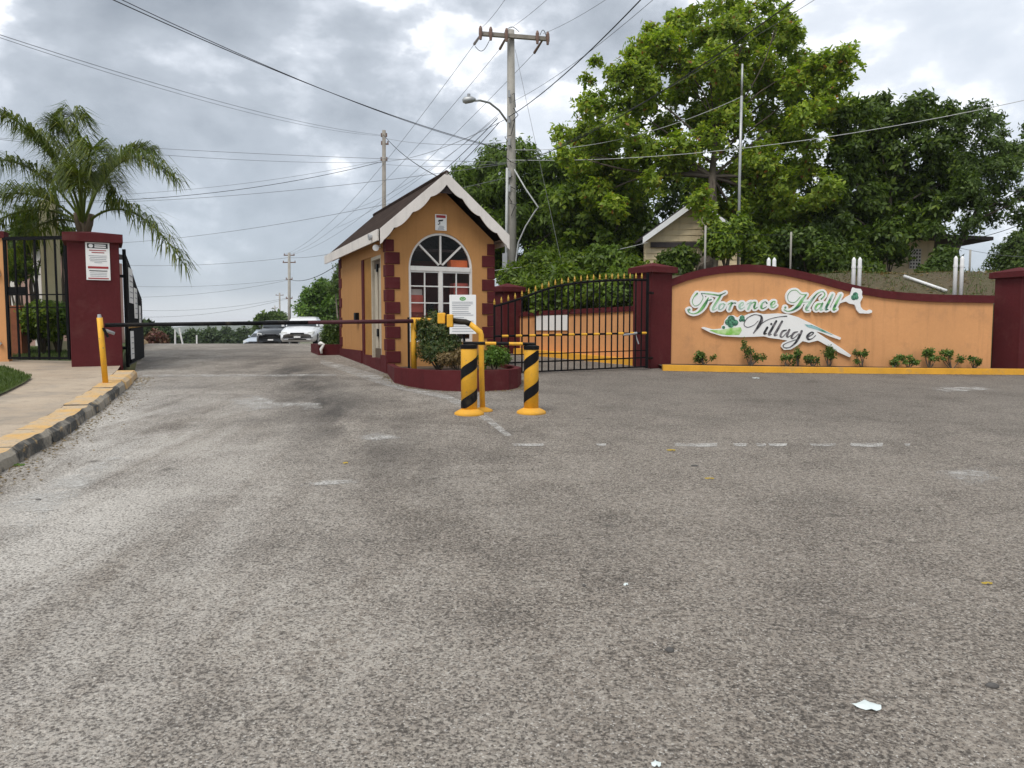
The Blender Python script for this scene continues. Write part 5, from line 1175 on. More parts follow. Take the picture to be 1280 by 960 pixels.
for k, (p, lab) in enumerate(zip((P(593, 55, UPY + 1), P(625, 61, UPY + 1), P(668, 66, UPY + 1)), ('left', 'middle', 'right'))):
    wire(p, (356 + 5 * k, 318, 72), 1.2, .013, 'wire_grey', lab + ' power line falling from the crossarm towards the far pole')
for k, (p, e_, lab) in enumerate(zip(ins, ((650, -30, 16), (735, -50, 16), (800, -30, 16)), ('left', 'middle', 'right'))):
    wire(p + Vector((0, -.1, .12)), e_, .1, .009, 'wire_grey', lab + ' power line rising from the crossarm out over the forecourt')
wire((636, 146, UPY - .2), (812, -12, 14), .18, .016, 'wire_black', 'thick black cable rising from mid pole over the forecourt')
wire((637, 129, UPY - .2), (850, -30, 14), .2, .009, 'wire_grey', 'thin grey cable rising above the thick black one')
for k, (a, b, r_, m_, lab) in enumerate((((622, 148), (480, 262), .016, 'wire_black', 'upper black cable dropping from the pole behind the roof ridge'), ((624, 153), (490, 270), .016, 'wire_black', 'lower black cable dropping from the pole behind the roof ridge'), ((622, 146), (440, 262), .011, 'wire_grey', 'grey line fanning left from lamp bracket above the roof'), ((624, 142), (420, 285), .010, 'wire_grey', 'faint grey line fanning left from lamp bracket to far trees'))):
    wire((a[0], a[1], UPY), (b[0], b[1], 44), .4, r_, m_, lab)
wire((479, 168, 45), (562, 228, 24), .25, .02, 'wire_black', 'short black service cable from wooden pole to the booth roof apex')
wire((642, 205, UPY - .3), (1010, -12, 12), .35, .014, 'wire_black', 'thick black cable crossing in front of the big tree')
wire((641, 208, UPY), (1040, -14, 13), .2, .007, 'wire_grey', 'thin cable above the thick black one across the big tree')
wire((636, 187, UPY), (927, 121, 22.5), .45, .010, 'wire_pale', 'pale line from the concrete pole to the mast')
wire((636, 200, UPY - .2), (1300, 121, 19), .45, .011, 'wire_pale', 'long pale line from the concrete pole across both trees')
wire((644, 62, UPY), (707, 352, 23.5), 0, .010, 'wire_grey', 'taut guy wire from the concrete pole top down to the bank')
wire((600, 340, 24), (810, 303, 24), .1, .010, 'wire_pale', 'thin pale line low in the bushes behind the gate')
wire((1205, 300, 26), (1300, 270, 22), .1, .012, 'wire_black', 'black cable leaving the carport roof towards the frame edge')
wire((1180, 305, 26), (1300, 322, 24), .1, .010, 'wire_grey', 'low thin cable from the carport roof past the end pillar')
mb = MB(); cpts = [P(643, 212, UPY - .2), P(657, 236, UPY - .5), P(673, 259, UPY - .8), P(669, 264, UPY - .7), P(657, 283, UPY - .5), P(648, 303, UPY - .3), P(645, 325, UPY - .2), P(644.5, 346, UPY - .2)]
mb.tube(cpts, .024, 7); mb.top('service_cable', 'wire_pale', 'thick pale cable looping out from the concrete pole', 'cable', smooth=True)
# ================================================================ TREES
random.seed(21)
def px_lobes(L_, Y, dj=1.0, sq=.9, split=4):
    out = []
    for u, v, r_ in L_:
        if r_ < 16 or split < 2: out.append(ell(u, v, Y + random.uniform(-dj, dj), r_, r_ * sq)); continue
        a0 = random.uniform(0, 6.28)
        for k in range(split):
            a = a0 + k * 6.283 / split + random.uniform(-.4, .4); q = r_ * random.uniform(.34, .55)
            out.append(ell(u + math.cos(a) * r_ * .58, v + math.sin(a) * r_ * .55, Y + random.uniform(-dj, dj), q, q * sq))
    return out
big = [(750, 150, 42), (792, 112, 42), (728, 188, 28), (772, 190, 48), (832, 92, 48), (852, 54, 36), (882, 112, 58), (905, 62, 42), (922, 34, 26), (938, 92, 48), (962, 60, 32), (976, 130, 52), (1012, 104, 38), (1042, 84, 20), (1012, 160, 42), (862, 168, 54), (922, 182, 58), (980, 202, 48), (826, 205, 40), (905, 240, 42), (950, 250, 48), (1002, 250, 42), (772, 240, 38), (755, 225, 40), (1050, 72, 14), (812, 38, 9), (868, 16, 13), (917, 6, 14), (978, 24, 17), (735, 100, 8), (745, 78, 7), (800, 60, 18), (1030, 118, 20), (905, 268, 22), (918, 290, 20), (894, 286, 13), (955, 295, 22), (990, 285, 24), (770, 82, 12), (790, 70, 10), (818, 56, 12), (842, 28, 12), (893, 10, 12), (948, 16, 13), (962, 4, 10), (992, 44, 13), (1004, 70, 15), (1030, 70, 13), (1062, 66, 10), (1070, 82, 8), (1056, 100, 10), (702, 168, 11), (704, 195, 12), (712, 216, 13), (1060, 132, 14), (1052, 166, 15)]
tb = P(879, 330, 23.2); tree('almond_tree', (tb.x, 23.2, bank_at(tb.x, 23.2)), px_lobes(big, 25.5, 1.4) + [ell(872, 246, 23.4, 13), ell(884, 268, 23.3, 12), ell(838, 243, 23.6, 11), ell(858, 238, 23.5, 13)], 'tall light green broad-leaved tree with tufted leaf clusters behind the mast', .27, 'bark', .42, n=14500, leaf=.165, aspect=.52, k=10, m='leaf_almond', droop=.05, rmin=.2, gap=.62, seed=31, upb=.8, twigs=1, step=5, kmin=8)
mango = [(598, 232, 30), (625, 214, 32), (660, 208, 34), (692, 222, 34), (590, 262, 32), (622, 262, 42), (662, 262, 42), (702, 262, 42), (610, 302, 38), (652, 312, 42), (692, 308, 42), (578, 218, 12), (574, 240, 14), (735, 215, 30), (720, 240, 34)]
tb = P(655, 345, 31); tree('mango_tree', (tb.x, 31, 1.6), px_lobes(mango, 31, 1.2), 'dark green drooping-leaved tree right behind the concrete utility pole', .25, n=4600, leaf=.27, aspect=.27, k=11, m='leaf_mango', step=4, droop=.9, rmin=.35, gap=.1, seed=32)
tb = P(752, 345, 26.5); tree('vine_tree', (tb.x, 26.5, bank_at(tb.x, 26.5)), px_lobes([(728, 262, 42), (770, 272, 42), (742, 302, 40), (772, 305, 28), (722, 322, 36), (765, 330, 32), (775, 250, 26), (790, 330, 20)], 26.5, 1.), 'vine-smothered green tree left of the tan gable on the bank', .18, n=3300, leaf=.2, aspect=.5, k=10, m='leaf_vine', step=4, droop=.45, rmin=.3, gap=.1, seed=33)
rt = [(1070, 152, 26), (1100, 144, 32), (1085, 192, 42), (1130, 172, 42), (1152, 142, 28), (1180, 152, 30), (1120, 230, 48), (1172, 222, 46), (1062, 240, 42), (1092, 280, 42), (1150, 268, 40), (1042, 296, 36), (1060, 190, 28), (1030, 250, 30), (1190, 190, 30)]
tb = P(1100, 340, 26); tree('dark_tree', (tb.x, 26, bank_at(tb.x, 26)), px_lobes(rt, 26, 1.2), 'dense dark green tree shading the tan outbuilding on the bank', .2, n=4200, leaf=.2, aspect=.42, k=11, m='leaf_dark', step=4, droop=.45, rmin=.35, gap=.2, seed=34)
ot = [(1216, 152, 24), (1232, 192, 32), (1258, 178, 22), (1262, 204, 26), (1226, 232, 36), (1266, 240, 26), (1208, 258, 36), (1250, 264, 22), (1290, 200, 28), (1222, 122, 9), (1208, 128, 12), (1275, 168, 9), (1296, 240, 24), (1290, 165, 16), (1280, 270, 14), (1185, 285, 24), (1240, 150, 14)]
tb = P(1176, 345, 24.5); tree('airy_tree', (tb.x, 24.5, bank_at(tb.x, 24.5)), px_lobes(ot, 24.5, .9), 'airy small-leaved tree with sky gaps reaching past the end pillar', .085, 'bark', .5, n=3000, leaf=.13, aspect=.45, k=9, m='leaf_open', droop=.25, rmin=.1, gap=.85, seed=35, twigs=3, step=3)
for i, (u, v, Y, lab, lob) in enumerate(((715, 340, 34, 'dark background tree seen between the mango tree and the gable', [(690, 270, 40), (735, 275, 42), (780, 262, 40), (770, 310, 40), (720, 315, 40)]), (925, 335, 33, 'dark background tree filling the gap behind the mast', [(880, 285, 40), (930, 280, 44), (975, 290, 44), (905, 320, 34), (955, 325, 36), (850, 240, 34)]), (1050, 335, 32, 'dark background tree low between big tree and dense tree', [(1010, 290, 40), (1050, 280, 40), (1030, 325, 34), (1085, 318, 34), (1140, 290, 30)]))):
    tb = P(u, v, Y); tree('background_tree', (tb.x, Y, bank_at(tb.x, Y)), px_lobes(lob, Y, 1.2), lab, .18, n=2200, leaf=.26, aspect=.45, k=9, m='leaf_dark', droop=.4, rmin=.3, seed=130 + i, step=4)
# undergrowth on the bank, plant by plant
ug = [(660, 372, 22, 22, 'leaf_vine', 'low bush spilling over the coping next to the pole-foot pillar'), (690, 368, 21, 22, 'leaf_mango', 'low dark bush above the blank white board'), (722, 364, 20.3, 22, 'leaf_vine', 'low bush over the middle of the retaining wall coping'), (752, 362, 19.7, 20, 'leaf_vine', 'low bush over the retaining wall right of the blank board'), (782, 360, 19.2, 20, 'leaf_mango', 'low dark bush over the end of the retaining wall by the gate pillar'), (662, 345, 24, 34, 'leaf_vine', 'shaggy bush at the foot of the concrete pole'), (706, 352, 23.5, 34, 'leaf_vine', 'bush behind the gate spears where the guy wire lands'), (752, 352, 23, 34, 'leaf_mango', 'dark bush behind the middle of the iron gate'), (798, 348, 22.5, 26, 'leaf_vine', 'bush left of the pyramid-capped gate pillar, above the retaining wall'), (846, 338, 22.6, 20, 'leaf_dark', 'dark bush under the tan gable, behind the sign wall crest'), (908, 300, 22.4, 27, 'leaf_vine', 'dark bush between tree trunk and mast'), (958, 312, 24.5, 36, 'leaf_vine', 'leafy bush right of the mast above the wall crest'), (1010, 322, 24.5, 34, 'leaf_open', 'olive bush behind the sloping part of the wall coping'), (1048, 330, 24, 30, 'leaf_dark', 'dark bush beside the pipes over the tree picture'), (1070, 318, 25, 30, 'leaf_dark', 'dark bush hanging low right of the pipes over the tree picture'), (1110, 312, 25.5, 26, 'leaf_dark', 'dark bush under the dense tree left of the vent blocks'), (1168, 338, 24, 15, 'leaf_open', 'creeper bush growing against the outbuilding wall'), (1185, 325, 24.2, 14, 'leaf_open', 'tall creeper on the outbuilding corner next to the carport post')]
for i, (u, v, Y, r_, m_, lab) in enumerate(ug):
    b_ = P(u, v, Y); bz = bank_at(b_.x, Y); lob = []
    for _ in range(6): lob.append(ell(u + random.uniform(-.7, .7) * r_, v + random.uniform(-.9, .6) * r_, Y + random.uniform(-.4, .4), r_ * .52, r_ * .5))
    shrub('undergrowth_bush', (b_.x, Y, bz), lob, lab, 'bushes on the bank', 'bush', stem=.03, n=620, leaf=.16, aspect=.45, k=9, m=m_, droop=.35, rmin=.25, seed=50 + i, zmin=bz)
mb = MB(); random.seed(9)
tb = P(893, 335, 22.4); bz = bank_at(tb.x, 22.4)
dst = thing('dead_stump', (tb.x, 22.4, bz), 'pale dead stump with bare twisted roots behind the wall crest', 'stump')
mb.tube([(tb.x, 22.4, bz - .1), (tb.x + .05, 22.4, bz + .5), (tb.x - .05, 22.45, P(0, 312, 22.4).z)], [.08, .07, .04], 9)
for k in range(9):
    a = Vector((tb.x + random.uniform(-.1, .1), 22.35, bz + random.uniform(.4, 1.4))); limb(mb, a, a + Vector((random.uniform(-.5, .6), random.uniform(-.2, .2), random.uniform(-.5, .6))), .016, .007, .35, 5, 7)
mb.build('stump_wood', 'bark_pale', dst, True)
# trees beyond the crest on the left
lt = [(392, 378, 15), (408, 366, 14), (382, 388, 11), (404, 388, 16), (418, 392, 15), (424, 376, 12), (396, 398, 16), (414, 404, 14), (402, 356, 8), (386, 368, 8)]
tb = P(402, 430, 52); tree('round_tree', (tb.x, 52, gz(tb.x, 52)), px_lobes(lt, 52, .8), 'bright green round tree behind the white parked car', .18, n=1700, leaf=.24, aspect=.45, k=9, m='leaf_bright', droop=.2, rmin=.3, seed=60)
tb = P(424, 430, 44); tree('lacy_tree', (tb.x, 44, gz(tb.x, 44)), px_lobes([(412, 338, 6), (420, 346, 8), (406, 346, 5), (428, 334, 8), (424, 356, 8), (416, 362, 6)], 44, .5), 'thin lacy treetop showing beside the booth eave corner', .05, 'bark_pale', .6, n=300, leaf=.2, aspect=.4, k=7, m='leaf_open', droop=.2, rmin=.1, gap=.4, seed=61, twigs=4)
far = [(205, 418, 11, 85, 'leaf_far', 'far tree above the road crest by the leaning white stake'), (262, 421, 13, 110, 'leaf_far', 'far rounded tree above the road crest right of the short stake'), (238, 422, 10, 100, 'leaf_far', 'far low tree between the white stakes beyond the crest'), (282, 419, 12, 120, 'leaf_far', 'largest far tree in the treeline beyond the crest'), (302, 420, 12, 130, 'leaf_far', 'far tree in the treeline left of the silver car'), (320, 418, 10, 140, 'leaf_far', 'far pale tree directly behind the silver car'), (183, 416, 12, 60, 'leaf_far', 'small tree past the open gate beyond the kerb end'), (330, 402, 7, 75, 'leaf_open', 'sparse olive tree above the dark car'), (346, 399, 8, 80, 'leaf_open', 'olive tree between the far poles and the dark car')]
for i, (u, v, r_, Y, m_, lab) in enumerate(far):
    b_ = P(u, v, Y); lob = [ell(u + dx * r_, v + dv_ * r_, Y + random.uniform(-.5, .5), r_ * q, r_ * q * .8) for dx, dv_, q in ((0, 0, .8), (-.7, .3, .6), (.7, .25, .6), (.2, -.4, .5), (-.4, .6, .7), (.5, .7, .7))]
    tree('far_tree', (b_.x, Y, gz(b_.x, Y)), lob, lab, .16, group='trees beyond the crest', n=420, leaf=.5, aspect=.5, k=7, m=m_, droop=.2, rmin=.25, seed=70 + i)
rb = P(197, 420, 42); shrub('red_bush', (rb.x, 42, gz(rb.x, 42)), [ell(197, 421, 42, 8, 6), ell(190, 424, 42, 6, 5), ell(203, 424, 42, 5, 4)], 'reddish bush at the crest past the open gate', cat='bush', stem=.03, n=260, leaf=.2, aspect=.5, k=7, m='leaf_red', droop=.2, rmin=.2, seed=90)
tb = P(1290, 335, 30); shrub('clipped_tree', (tb.x, 30, bank_at(tb.x, 30)), [ell(1284, 326, 30, 34, 34), ell(1292, 340, 30, 48, 36), ell(1280, 308, 30, 18, 18)], 'smooth dark green rounded tree behind the end pillar', cat='tree', stem=.1, n=2600, leaf=.14, aspect=.5, k=9, m='leaf_dark', droop=.1, rmin=.7, seed=91)
# ---------------------------------------------------------------- palm
random.seed(4); PY = 17.2; pc = P(104, 283, PY); pbz = gz(pc.x, PY) + .1
palm = thing('palm_tree', (pc.x, PY, pbz), 'feathery palm with arching fronds behind the wide pillar', 'tree')
mb = MB(); mb.tube([(pc.x - .05, PY, pbz - .2), (pc.x - .03, PY, (pbz + pc.z) / 2), (pc.x, PY, pc.z - .25), (pc.x, PY, pc.z + .1)], [.15, .12, .13, .08], 12); mb.build('trunk', 'bark_palm', palm, True)
fr_list = [((62, 150), (-14, 140), -.3), ((52, 190), (-25, 200), .5), ((50, 222), (-25, 250), -.9), ((48, 240), (-20, 285), .4), ((92, 130), (62, 158), .2), ((112, 140), (122, 205), -1.6), ((148, 148), (220, 225), -.2), ((160, 222), (231, 332), -.5), ((140, 170), (190, 190), 1.4), ((72, 165), (30, 165), 1.3), ((100, 120), (88, 145), 1.0), ((125, 190), (150, 250), 1.2), ((60, 255), (5, 320), 1.0), ((82, 180), (60, 240), -1.5), ((95, 175), (100, 235), -1.8)]
for i, (c_, t_, dy) in enumerate(fr_list):
    p0 = pc + Vector((random.uniform(-.05, .05), 0, 0)); p1 = P(c_[0], c_[1], PY + dy * .6); p2 = P(t_[0], t_[1], PY + dy)
    M = 44; pts = []
    for k in range(M + 1):
        t = k / M; pts.append(p0 * (1 - t) ** 2 + p1 * (2 * t * (1 - t)) + p2 * t * t)
    mb = MB(); mb.tube(pts, [.028 * (1 - .85 * k / M) + .003 for k in range(M + 1)], 6)
    v_, f_ = mb.v, mb.f; fm0 = len(f_)
    for k in range(11, M + 1):
        t = k / M; d = (pts[min(k + 1, M)] - pts[max(k - 1, 0)]).normalized(); sd_ = d.cross(Vector((0, 0, 1)))
        sd_ = sd_.normalized() if sd_.length > .05 else Vector((1, 0, 0))
        for s_ in (-1, 1):
            for _ in range(4):
                ln = (.36 + .42 * math.sin(math.pi * min(1, .12 + t * .82))) * random.uniform(.75, 1.15)
                o_ = (sd_ * s_ * random.uniform(.5, 1) + d * random.uniform(.4, .9) + Vector((random.uniform(-.25, .25), random.uniform(-.25, .25), random.uniform(-.35, .8)))).normalized()
                a = pts[k] + d * random.uniform(-.03, .03); b = a + o_ * ln * .5; e_ = b + (o_ + Vector((0, 0, -.75 - random.random() * .9))).normalized() * ln * .6
                w_ = o_.cross(Vector((0, 0, 1))); w_ = (w_.normalized() if w_.length > .01 else Vector((1, 0, 0))) * .0125
                j = len(v_); v_ += [tuple(a - w_ * .5), tuple(a + w_ * .5), tuple(b + w_), tuple(b - w_), tuple(e_)]; f_ += [(j, j + 1, j + 2, j + 3), (j + 3, j + 2, j + 4)]
    mb.build('frond', 'leaf_palm', palm)
for k in range(6):
    a = random.uniform(0, 6.28); mb = MB(); q = pc + Vector((math.cos(a) * .08, math.sin(a) * .08, -.15)); mb.tube([q, q + Vector((math.cos(a) * .08, math.sin(a) * .08, .2)), q + Vector((math.cos(a) * .14, math.sin(a) * .13, .42))], [.06, .045, .02], 7); mb.build('leaf_base', 'bark_palm', palm, True)
# ---------------------------------------------------------------- garden behind the pavement gate
cy = 18.6; a, b = P(54, 400, cy), P(66, 250, cy); gzc = gz(a.x, cy) + .1
col_ = thing('garden_column', ((a.x + b.x) / 2, cy, gzc), 'pale cream square column standing behind the palm', 'column')
MB().box((a.x, cy, gzc - .1), (b.x, cy + .22, b.z)).build('shaft', 'cream_col', col_, bevel=.01); MB().box((a.x - .05, cy - .05, gzc - .1), (b.x + .05, cy + .27, gzc + .25)).build('base_block', 'cream_col', col_)
hy = 21.5; gw = gz(P(40, 400, hy).x, hy) + .1
hs = thing('garden_house', (P(20, 400, hy).x, hy, gw), 'pink rendered house wall glimpsed through the pedestrian gate', 'house')
a, b = P(-120, 400, hy), P(84, 318, hy); MB().box((a.x, hy, gw - .2), (b.x, hy + 3, b.z)).build('wall', 'pink_wall', hs)
for u0, u1 in ((46, 52), (62, 68), (-40, -32), (12, 18)):
    p, q = P(u0, 420, hy), P(u1, 312, hy); MB().box((p.x, hy - .08, gw - .2), (q.x, hy - .002, q.z)).build('pilaster', 'barge_white', hs)
p = P(87, 312, hy); MB().box((a.x, hy - .25, p.z), (p.x, hy + 3.1, p.z + .14)).build('roof_slab', 'roof_dark', hs)
oy = 17.4; p, q = P(13, 430, oy), P(25, 382, oy); MB().box((p.x, oy, gz(p.x, oy)), (q.x, oy + .25, q.z)).top('brick_post', 'brick_orange', 'short rusty orange garden post beside the hedge', 'post', bevel=.01)
gbs = [(52, 398, 17.6, 26, 'leaf_vine', 'leafy hedge bush behind the pedestrian gate bars', 1100), (30, 405, 18.2, 22, 'leaf_shrub', 'dark flowering bush beside the orange garden post', 700), (72, 400, 17.8, 20, 'leaf_bright', 'bright green bush against the wide pillar back', 700), (44, 290, 20, 26, 'leaf_dark', 'dark domed tree crown showing above the pedestrian gate', 1500), (84, 300, 20.5, 14, 'leaf_dark', 'small dark crown between cream column and palm', 500), (16, 330, 19.5, 22, 'leaf_vine', 'green climbing bush beside the pink house', 800)]
for i, (u, v, Y, r_, m_, lab, n_) in enumerate(gbs):
    b_ = P(u, v, Y); lob = [ell(u + random.uniform(-.6, .6) * r_, v + random.uniform(-.6, .6) * r_, Y + random.uniform(-.3, .3), r_ * .62, r_ * .6) for _ in range(6)]
    shrub('garden_bush', (b_.x, Y, gz(b_.x, Y) + .1), lob, lab, None, 'bush', stem=.04, n=n_, leaf=.09, aspect=.5, k=8, m=m_, droop=.2, rmin=.35, seed=100 + i, zmin=gz(b_.x, Y) + .1)
# ---------------------------------------------------------------- buildings on the bank
HY = 24.3; e0, ap = P(802, 300, HY), P(868, 252, HY); hw = ap.x - e0.x; bz = bank_at(ap.x, HY) - .3
bh = thing('bank_house', (ap.x, HY, bz), 'tan boarded house gable with white rake board under the big tree', 'house')
ze, za = e0.z, ap.z; sl = (za - ze) / hw
k = 0; z = bz
while z < za - .2:
    z1 = min(z + .19, za - .05); bx_ = lambda q: min(hw - .12, max(.02, (za - q) / sl - .02)); xin, xi1 = bx_(z), bx_(z1)
    MB().hexa([(ap.x - xin, HY + .12, z), (ap.x + xin, HY + .12, z), (ap.x + xin, HY + .3, z), (ap.x - xin, HY + .3, z), (ap.x - xi1, HY + .145, z1 + .004), (ap.x + xi1, HY + .145, z1 + .004), (ap.x + xi1, HY + .3, z1 + .004), (ap.x - xi1, HY + .3, z1 + .004)]).build('board', 'tan_board', bh); z += .19
MB().box((ap.x - hw + .36, HY + .31, bz), (ap.x + hw - .36, HY + 4, ze)).build('wall', 'tan_board', bh)
for s_ in (-1, 1):
    x0 = ap.x + s_ * hw
    MB().hexa([(ap.x, HY - .2, za), (x0, HY - .2, ze), (x0, HY + 4.2, ze), (ap.x, HY + 4.2, za), (ap.x, HY - .2, za + .1), (x0, HY - .2, ze + .1), (x0, HY + 4.2, ze + .1), (ap.x, HY + 4.2, za + .1)]).build('roof', 'roof_dark', bh)
    MB().hexa([(ap.x, HY - .25, za - .13), (x0, HY - .25, ze - .13), (x0, HY - .21, ze - .13), (ap.x, HY - .21, za - .13), (ap.x, HY - .25, za + .06), (x0, HY - .25, ze + .06), (x0, HY - .21, ze + .06), (ap.x, HY - .21, za + .06)]).build('rake_board', 'pvc_white', bh)
MB().box((ap.x - hw + .3, HY + .05, ze - .22), (ap.x + hw - .3, HY + .12, ze - .06)).build('beam', 'roof_dark', bh)
RY = 27.5; a, b = P(1082, 345, RY), P(1168, 298, RY); bz = bank_at(b.x, RY) - .3
ob = thing('outbuilding', ((a.x + b.x) / 2, RY, bz), 'low tan outbuilding with breeze block vent and thin carport roof', 'building')
MB().box((a.x, RY, bz), (b.x, RY + 4, b.z)).build('wall', 'tan_board', ob)
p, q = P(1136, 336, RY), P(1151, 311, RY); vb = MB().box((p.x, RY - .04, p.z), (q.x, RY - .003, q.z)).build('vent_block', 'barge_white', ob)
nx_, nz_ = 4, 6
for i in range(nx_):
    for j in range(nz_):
        x0 = p.x + (q.x - p.x) * (i + .25) / nx_; z0 = p.z + (q.z - p.z) * (j + .25) / nz_; MB().box((x0, RY - .046, z0), (x0 + (q.x - p.x) * .5 / nx_, RY - .041, z0 + (q.z - p.z) * .5 / nz_)).build('vent_shade', 'interior_dark', vb)  # dark plates on the block face stand in for shaded holes
p, q = P(1075, 296, RY), P(1222, 304, RY); MB().hexa([(p.x, RY - .9, p.z), (q.x, RY - .9, q.z), (q.x, RY + 4, q.z), (p.x, RY + 4, p.z), (p.x, RY - .9, p.z + .12), (q.x, RY - .9, q.z + .12), (q.x, RY + 4, q.z + .12), (p.x, RY + 4, p.z + .12)]).build('roof', 'roof_dark', ob)
p, q = P(1195, 306, RY - .6), P(1206, 306, RY - .6); MB().box((p.x, RY - .6, bz), (p.x + .12, RY - .48, p.z - .03)).build('carport_post', 'roof_dark', ob)
# ================================================================ CARS BEYOND THE CREST
def car(name, u, Y, rot, Wd, Hh, Ln, paint, label, tall=0):
    x = P(u, 430, Y).x; z0 = gz(x, Y); F = frame((x, Y, z0), rot); t = thing(name, (x, Y, z0), label, 'car', 'cars parked beyond the crest'); w = Wd / 2; hl = Ln / 2
    st = [(-hl, .80, .30, .60), (-hl + .08, .90, .22, .70), (-hl + .3, .97, .20, .80), (-hl + 1.15, 1, .2, .95), (-hl + 1.6, 1, .2, .99), (0, 1, .2, 1.0), (hl - .6, .99, .2, 1.0), (hl - .1, .93, .24, .95), (hl, .82, .3, .8)]
    mb = MB(F); idx = []
    for y, wf, zb0, zt0_ in st:
        W_ = w * wf; zt0_ = zt0_ * (1 + tall * .22)
        idx.append(mb.vs([(-W_ * .9, y, zb0), (-W_, y, zb0 + .12), (-W_, y, zt0_ - .22), (-W_ * .93, y, zt0_ - .06), (-W_ * .7, y, zt0_ - .005), (0, y, zt0_ + .025), (W_ * .7, y, zt0_ - .005), (W_ * .93, y, zt0_ - .06), (W_, y, zt0_ - .22), (W_, y, zb0 + .12), (W_ * .9, y, zb0)]))
    for a, b in zip(idx, idx[1:]):
        for j in range(11): mb.f.append((a + j, b + j, b + (j + 1) % 11, a + (j + 1) % 11))
    mb.f.append(tuple(range(idx[0] + 10, idx[0] - 1, -1))); mb.f.append(tuple(range(idx[-1], idx[-1] + 11)))
    mb.build('body', paint, t, True)
    zb_ = .97 * (1 + tall * .22); yf0, yf1, yr0, yr1 = -hl + 1.35, -hl + 2.05 - tall * .2, hl - 1.3 + tall * .6, hl - .55 + tall * .3
    tw = w * (.72 + .1 * tall)
    MB(F).hexa([(-w * .92, yf0, zb_), (w * .92, yf0, zb_), (w * .92, yr1, zb_), (-w * .92, yr1, zb_), (-tw, yf1, Hh - .05), (tw, yf1, Hh - .05), (tw, yr0, Hh - .05), (-tw, yr0, Hh - .05)]).build('cabin', paint, t, bevel=.04)
    MB(F).box((-tw * .98, yf1 - .02, Hh - .06), (tw * .98, yr0, Hh)).build('roof_panel', paint, t, bevel=.03)
    def qd(pts, nm, m): mb = MB(F); mb.poly(pts); return mb.build(nm, m, t)
    ws = [(-w * .84, yf0 - .012, zb_ + .03), (w * .84, yf0 - .012, zb_ + .03), (tw * .92, yf1 - .032, Hh - .1), (-tw * .92, yf1 - .032, Hh - .1)]; qd(ws, 'windscreen', 'car_glass')
    for s_ in (-1, 1):
        qd([(s_ * (w * .92 + .008), yf0 + .2, zb_ + .04), (s_ * (w * .92 + .008), yr1 - .3, zb_ + .04), (s_ * (tw + .008), yr0 - .1, Hh - .1), (s_ * (tw + .012), yf1 + .08, Hh - .1)], 'side_window', 'car_glass')
        MB(F).box((s_ * w * 1.0 - .02, yf0 + .25, zb_ - .02), (s_ * w * 1.0 + s_ * .18 + .02, yf0 + .33, zb_ + .12)).build('mirror', paint, t, bevel=.02)
        z1, z2 = .56 * (1 + tall * .2), .72 * (1 + tall * .2)
        MB(F).hexa([(s_ * w * .52, -hl - .012, z1), (s_ * w * .86, -hl + .05, z1 + .02), (s_ * w * .9, -hl + .25, z1 + .03), (s_ * w * .52, -hl + .2, z1), (s_ * w * .58, -hl + .03, z2 - .04), (s_ * w * .90, -hl + .12, z2), (s_ * w * .92, -hl + .3, z2), (s_ * w * .58, -hl + .25, z2 - .04)]).build('headlight', 'lens', t, bevel=.015)
        mb = MB(F); mb.poly([(s_ * w * .72 + .05 * math.cos(a), -hl - .0 + .035, .38 + .045 * math.sin(a)) for a in [2 * math.pi * k / 10 for k in range(10)]]); mb.build('fog_lamp', 'lens', t)
        for y in (-hl + .85, hl - .85):
            mb = MB(F); mb.tube([(s_ * w * .74, y, .31), (s_ * (w + .005), y, .31)], .31, 18); wh = mb.build('wheel', 'rubber', t, True)
            mb = MB(F); mb.tube([(s_ * w * .9, y, .31), (s_ * (w + .015), y, .31)], .2, 14); mb.build('rim', 'galv', wh)
    MB(F).box((-w * .38, -hl - .015, .56 * (1 + tall * .2)), (w * .38, -hl + .08, .65 * (1 + tall * .2))).build('grille', 'black_paint', t, bevel=.02)
    MB(F).box((-w * .5, -hl - .012, .30), (w * .5, -hl + .08, .355)).build('air_intake', 'black_paint', t, bevel=.02)
    MB(F).box((-.16, -hl - .03, .40), (.16, -hl - .005, .48)).build('number_plate', 'sign_white', t)
    return t
car('parked_car', 381, 40, R(6), 1.76, 1.46, 4.5, 'car_white', 'white saloon car facing the barrier, parked under the round tree')
car('parked_car', 349, 48, R(4), 1.82, 1.62, 4.4, 'car_dark', 'dark grey high-roofed car beside the white saloon', 1)
car('parked_car', 331, 58, R(-4), 1.74, 1.5, 4.4, 'car_silver', 'pale silver-blue car half hidden behind the dark car')
for u0, v0, u1, v1, Y, m_, lab in ((219, 412, 219, 431, 27, 'pvc_white', 'upright white stake on the crest verge'), (224, 410, 229, 431, 27.5, 'pvc_white', 'leaning white stake on the crest verge'), (246, 419, 246, 431, 30, 'pvc_white', 'short white stake further along the crest')):
    a, b = P(u0, v0, Y), P(u1, v1, Y); mb = MB(); mb.tube([Vector((b.x, Y, gz(b.x, Y) - .1)), a], .03, 7); mb.top('marker_stake', m_, lab, 'stake')
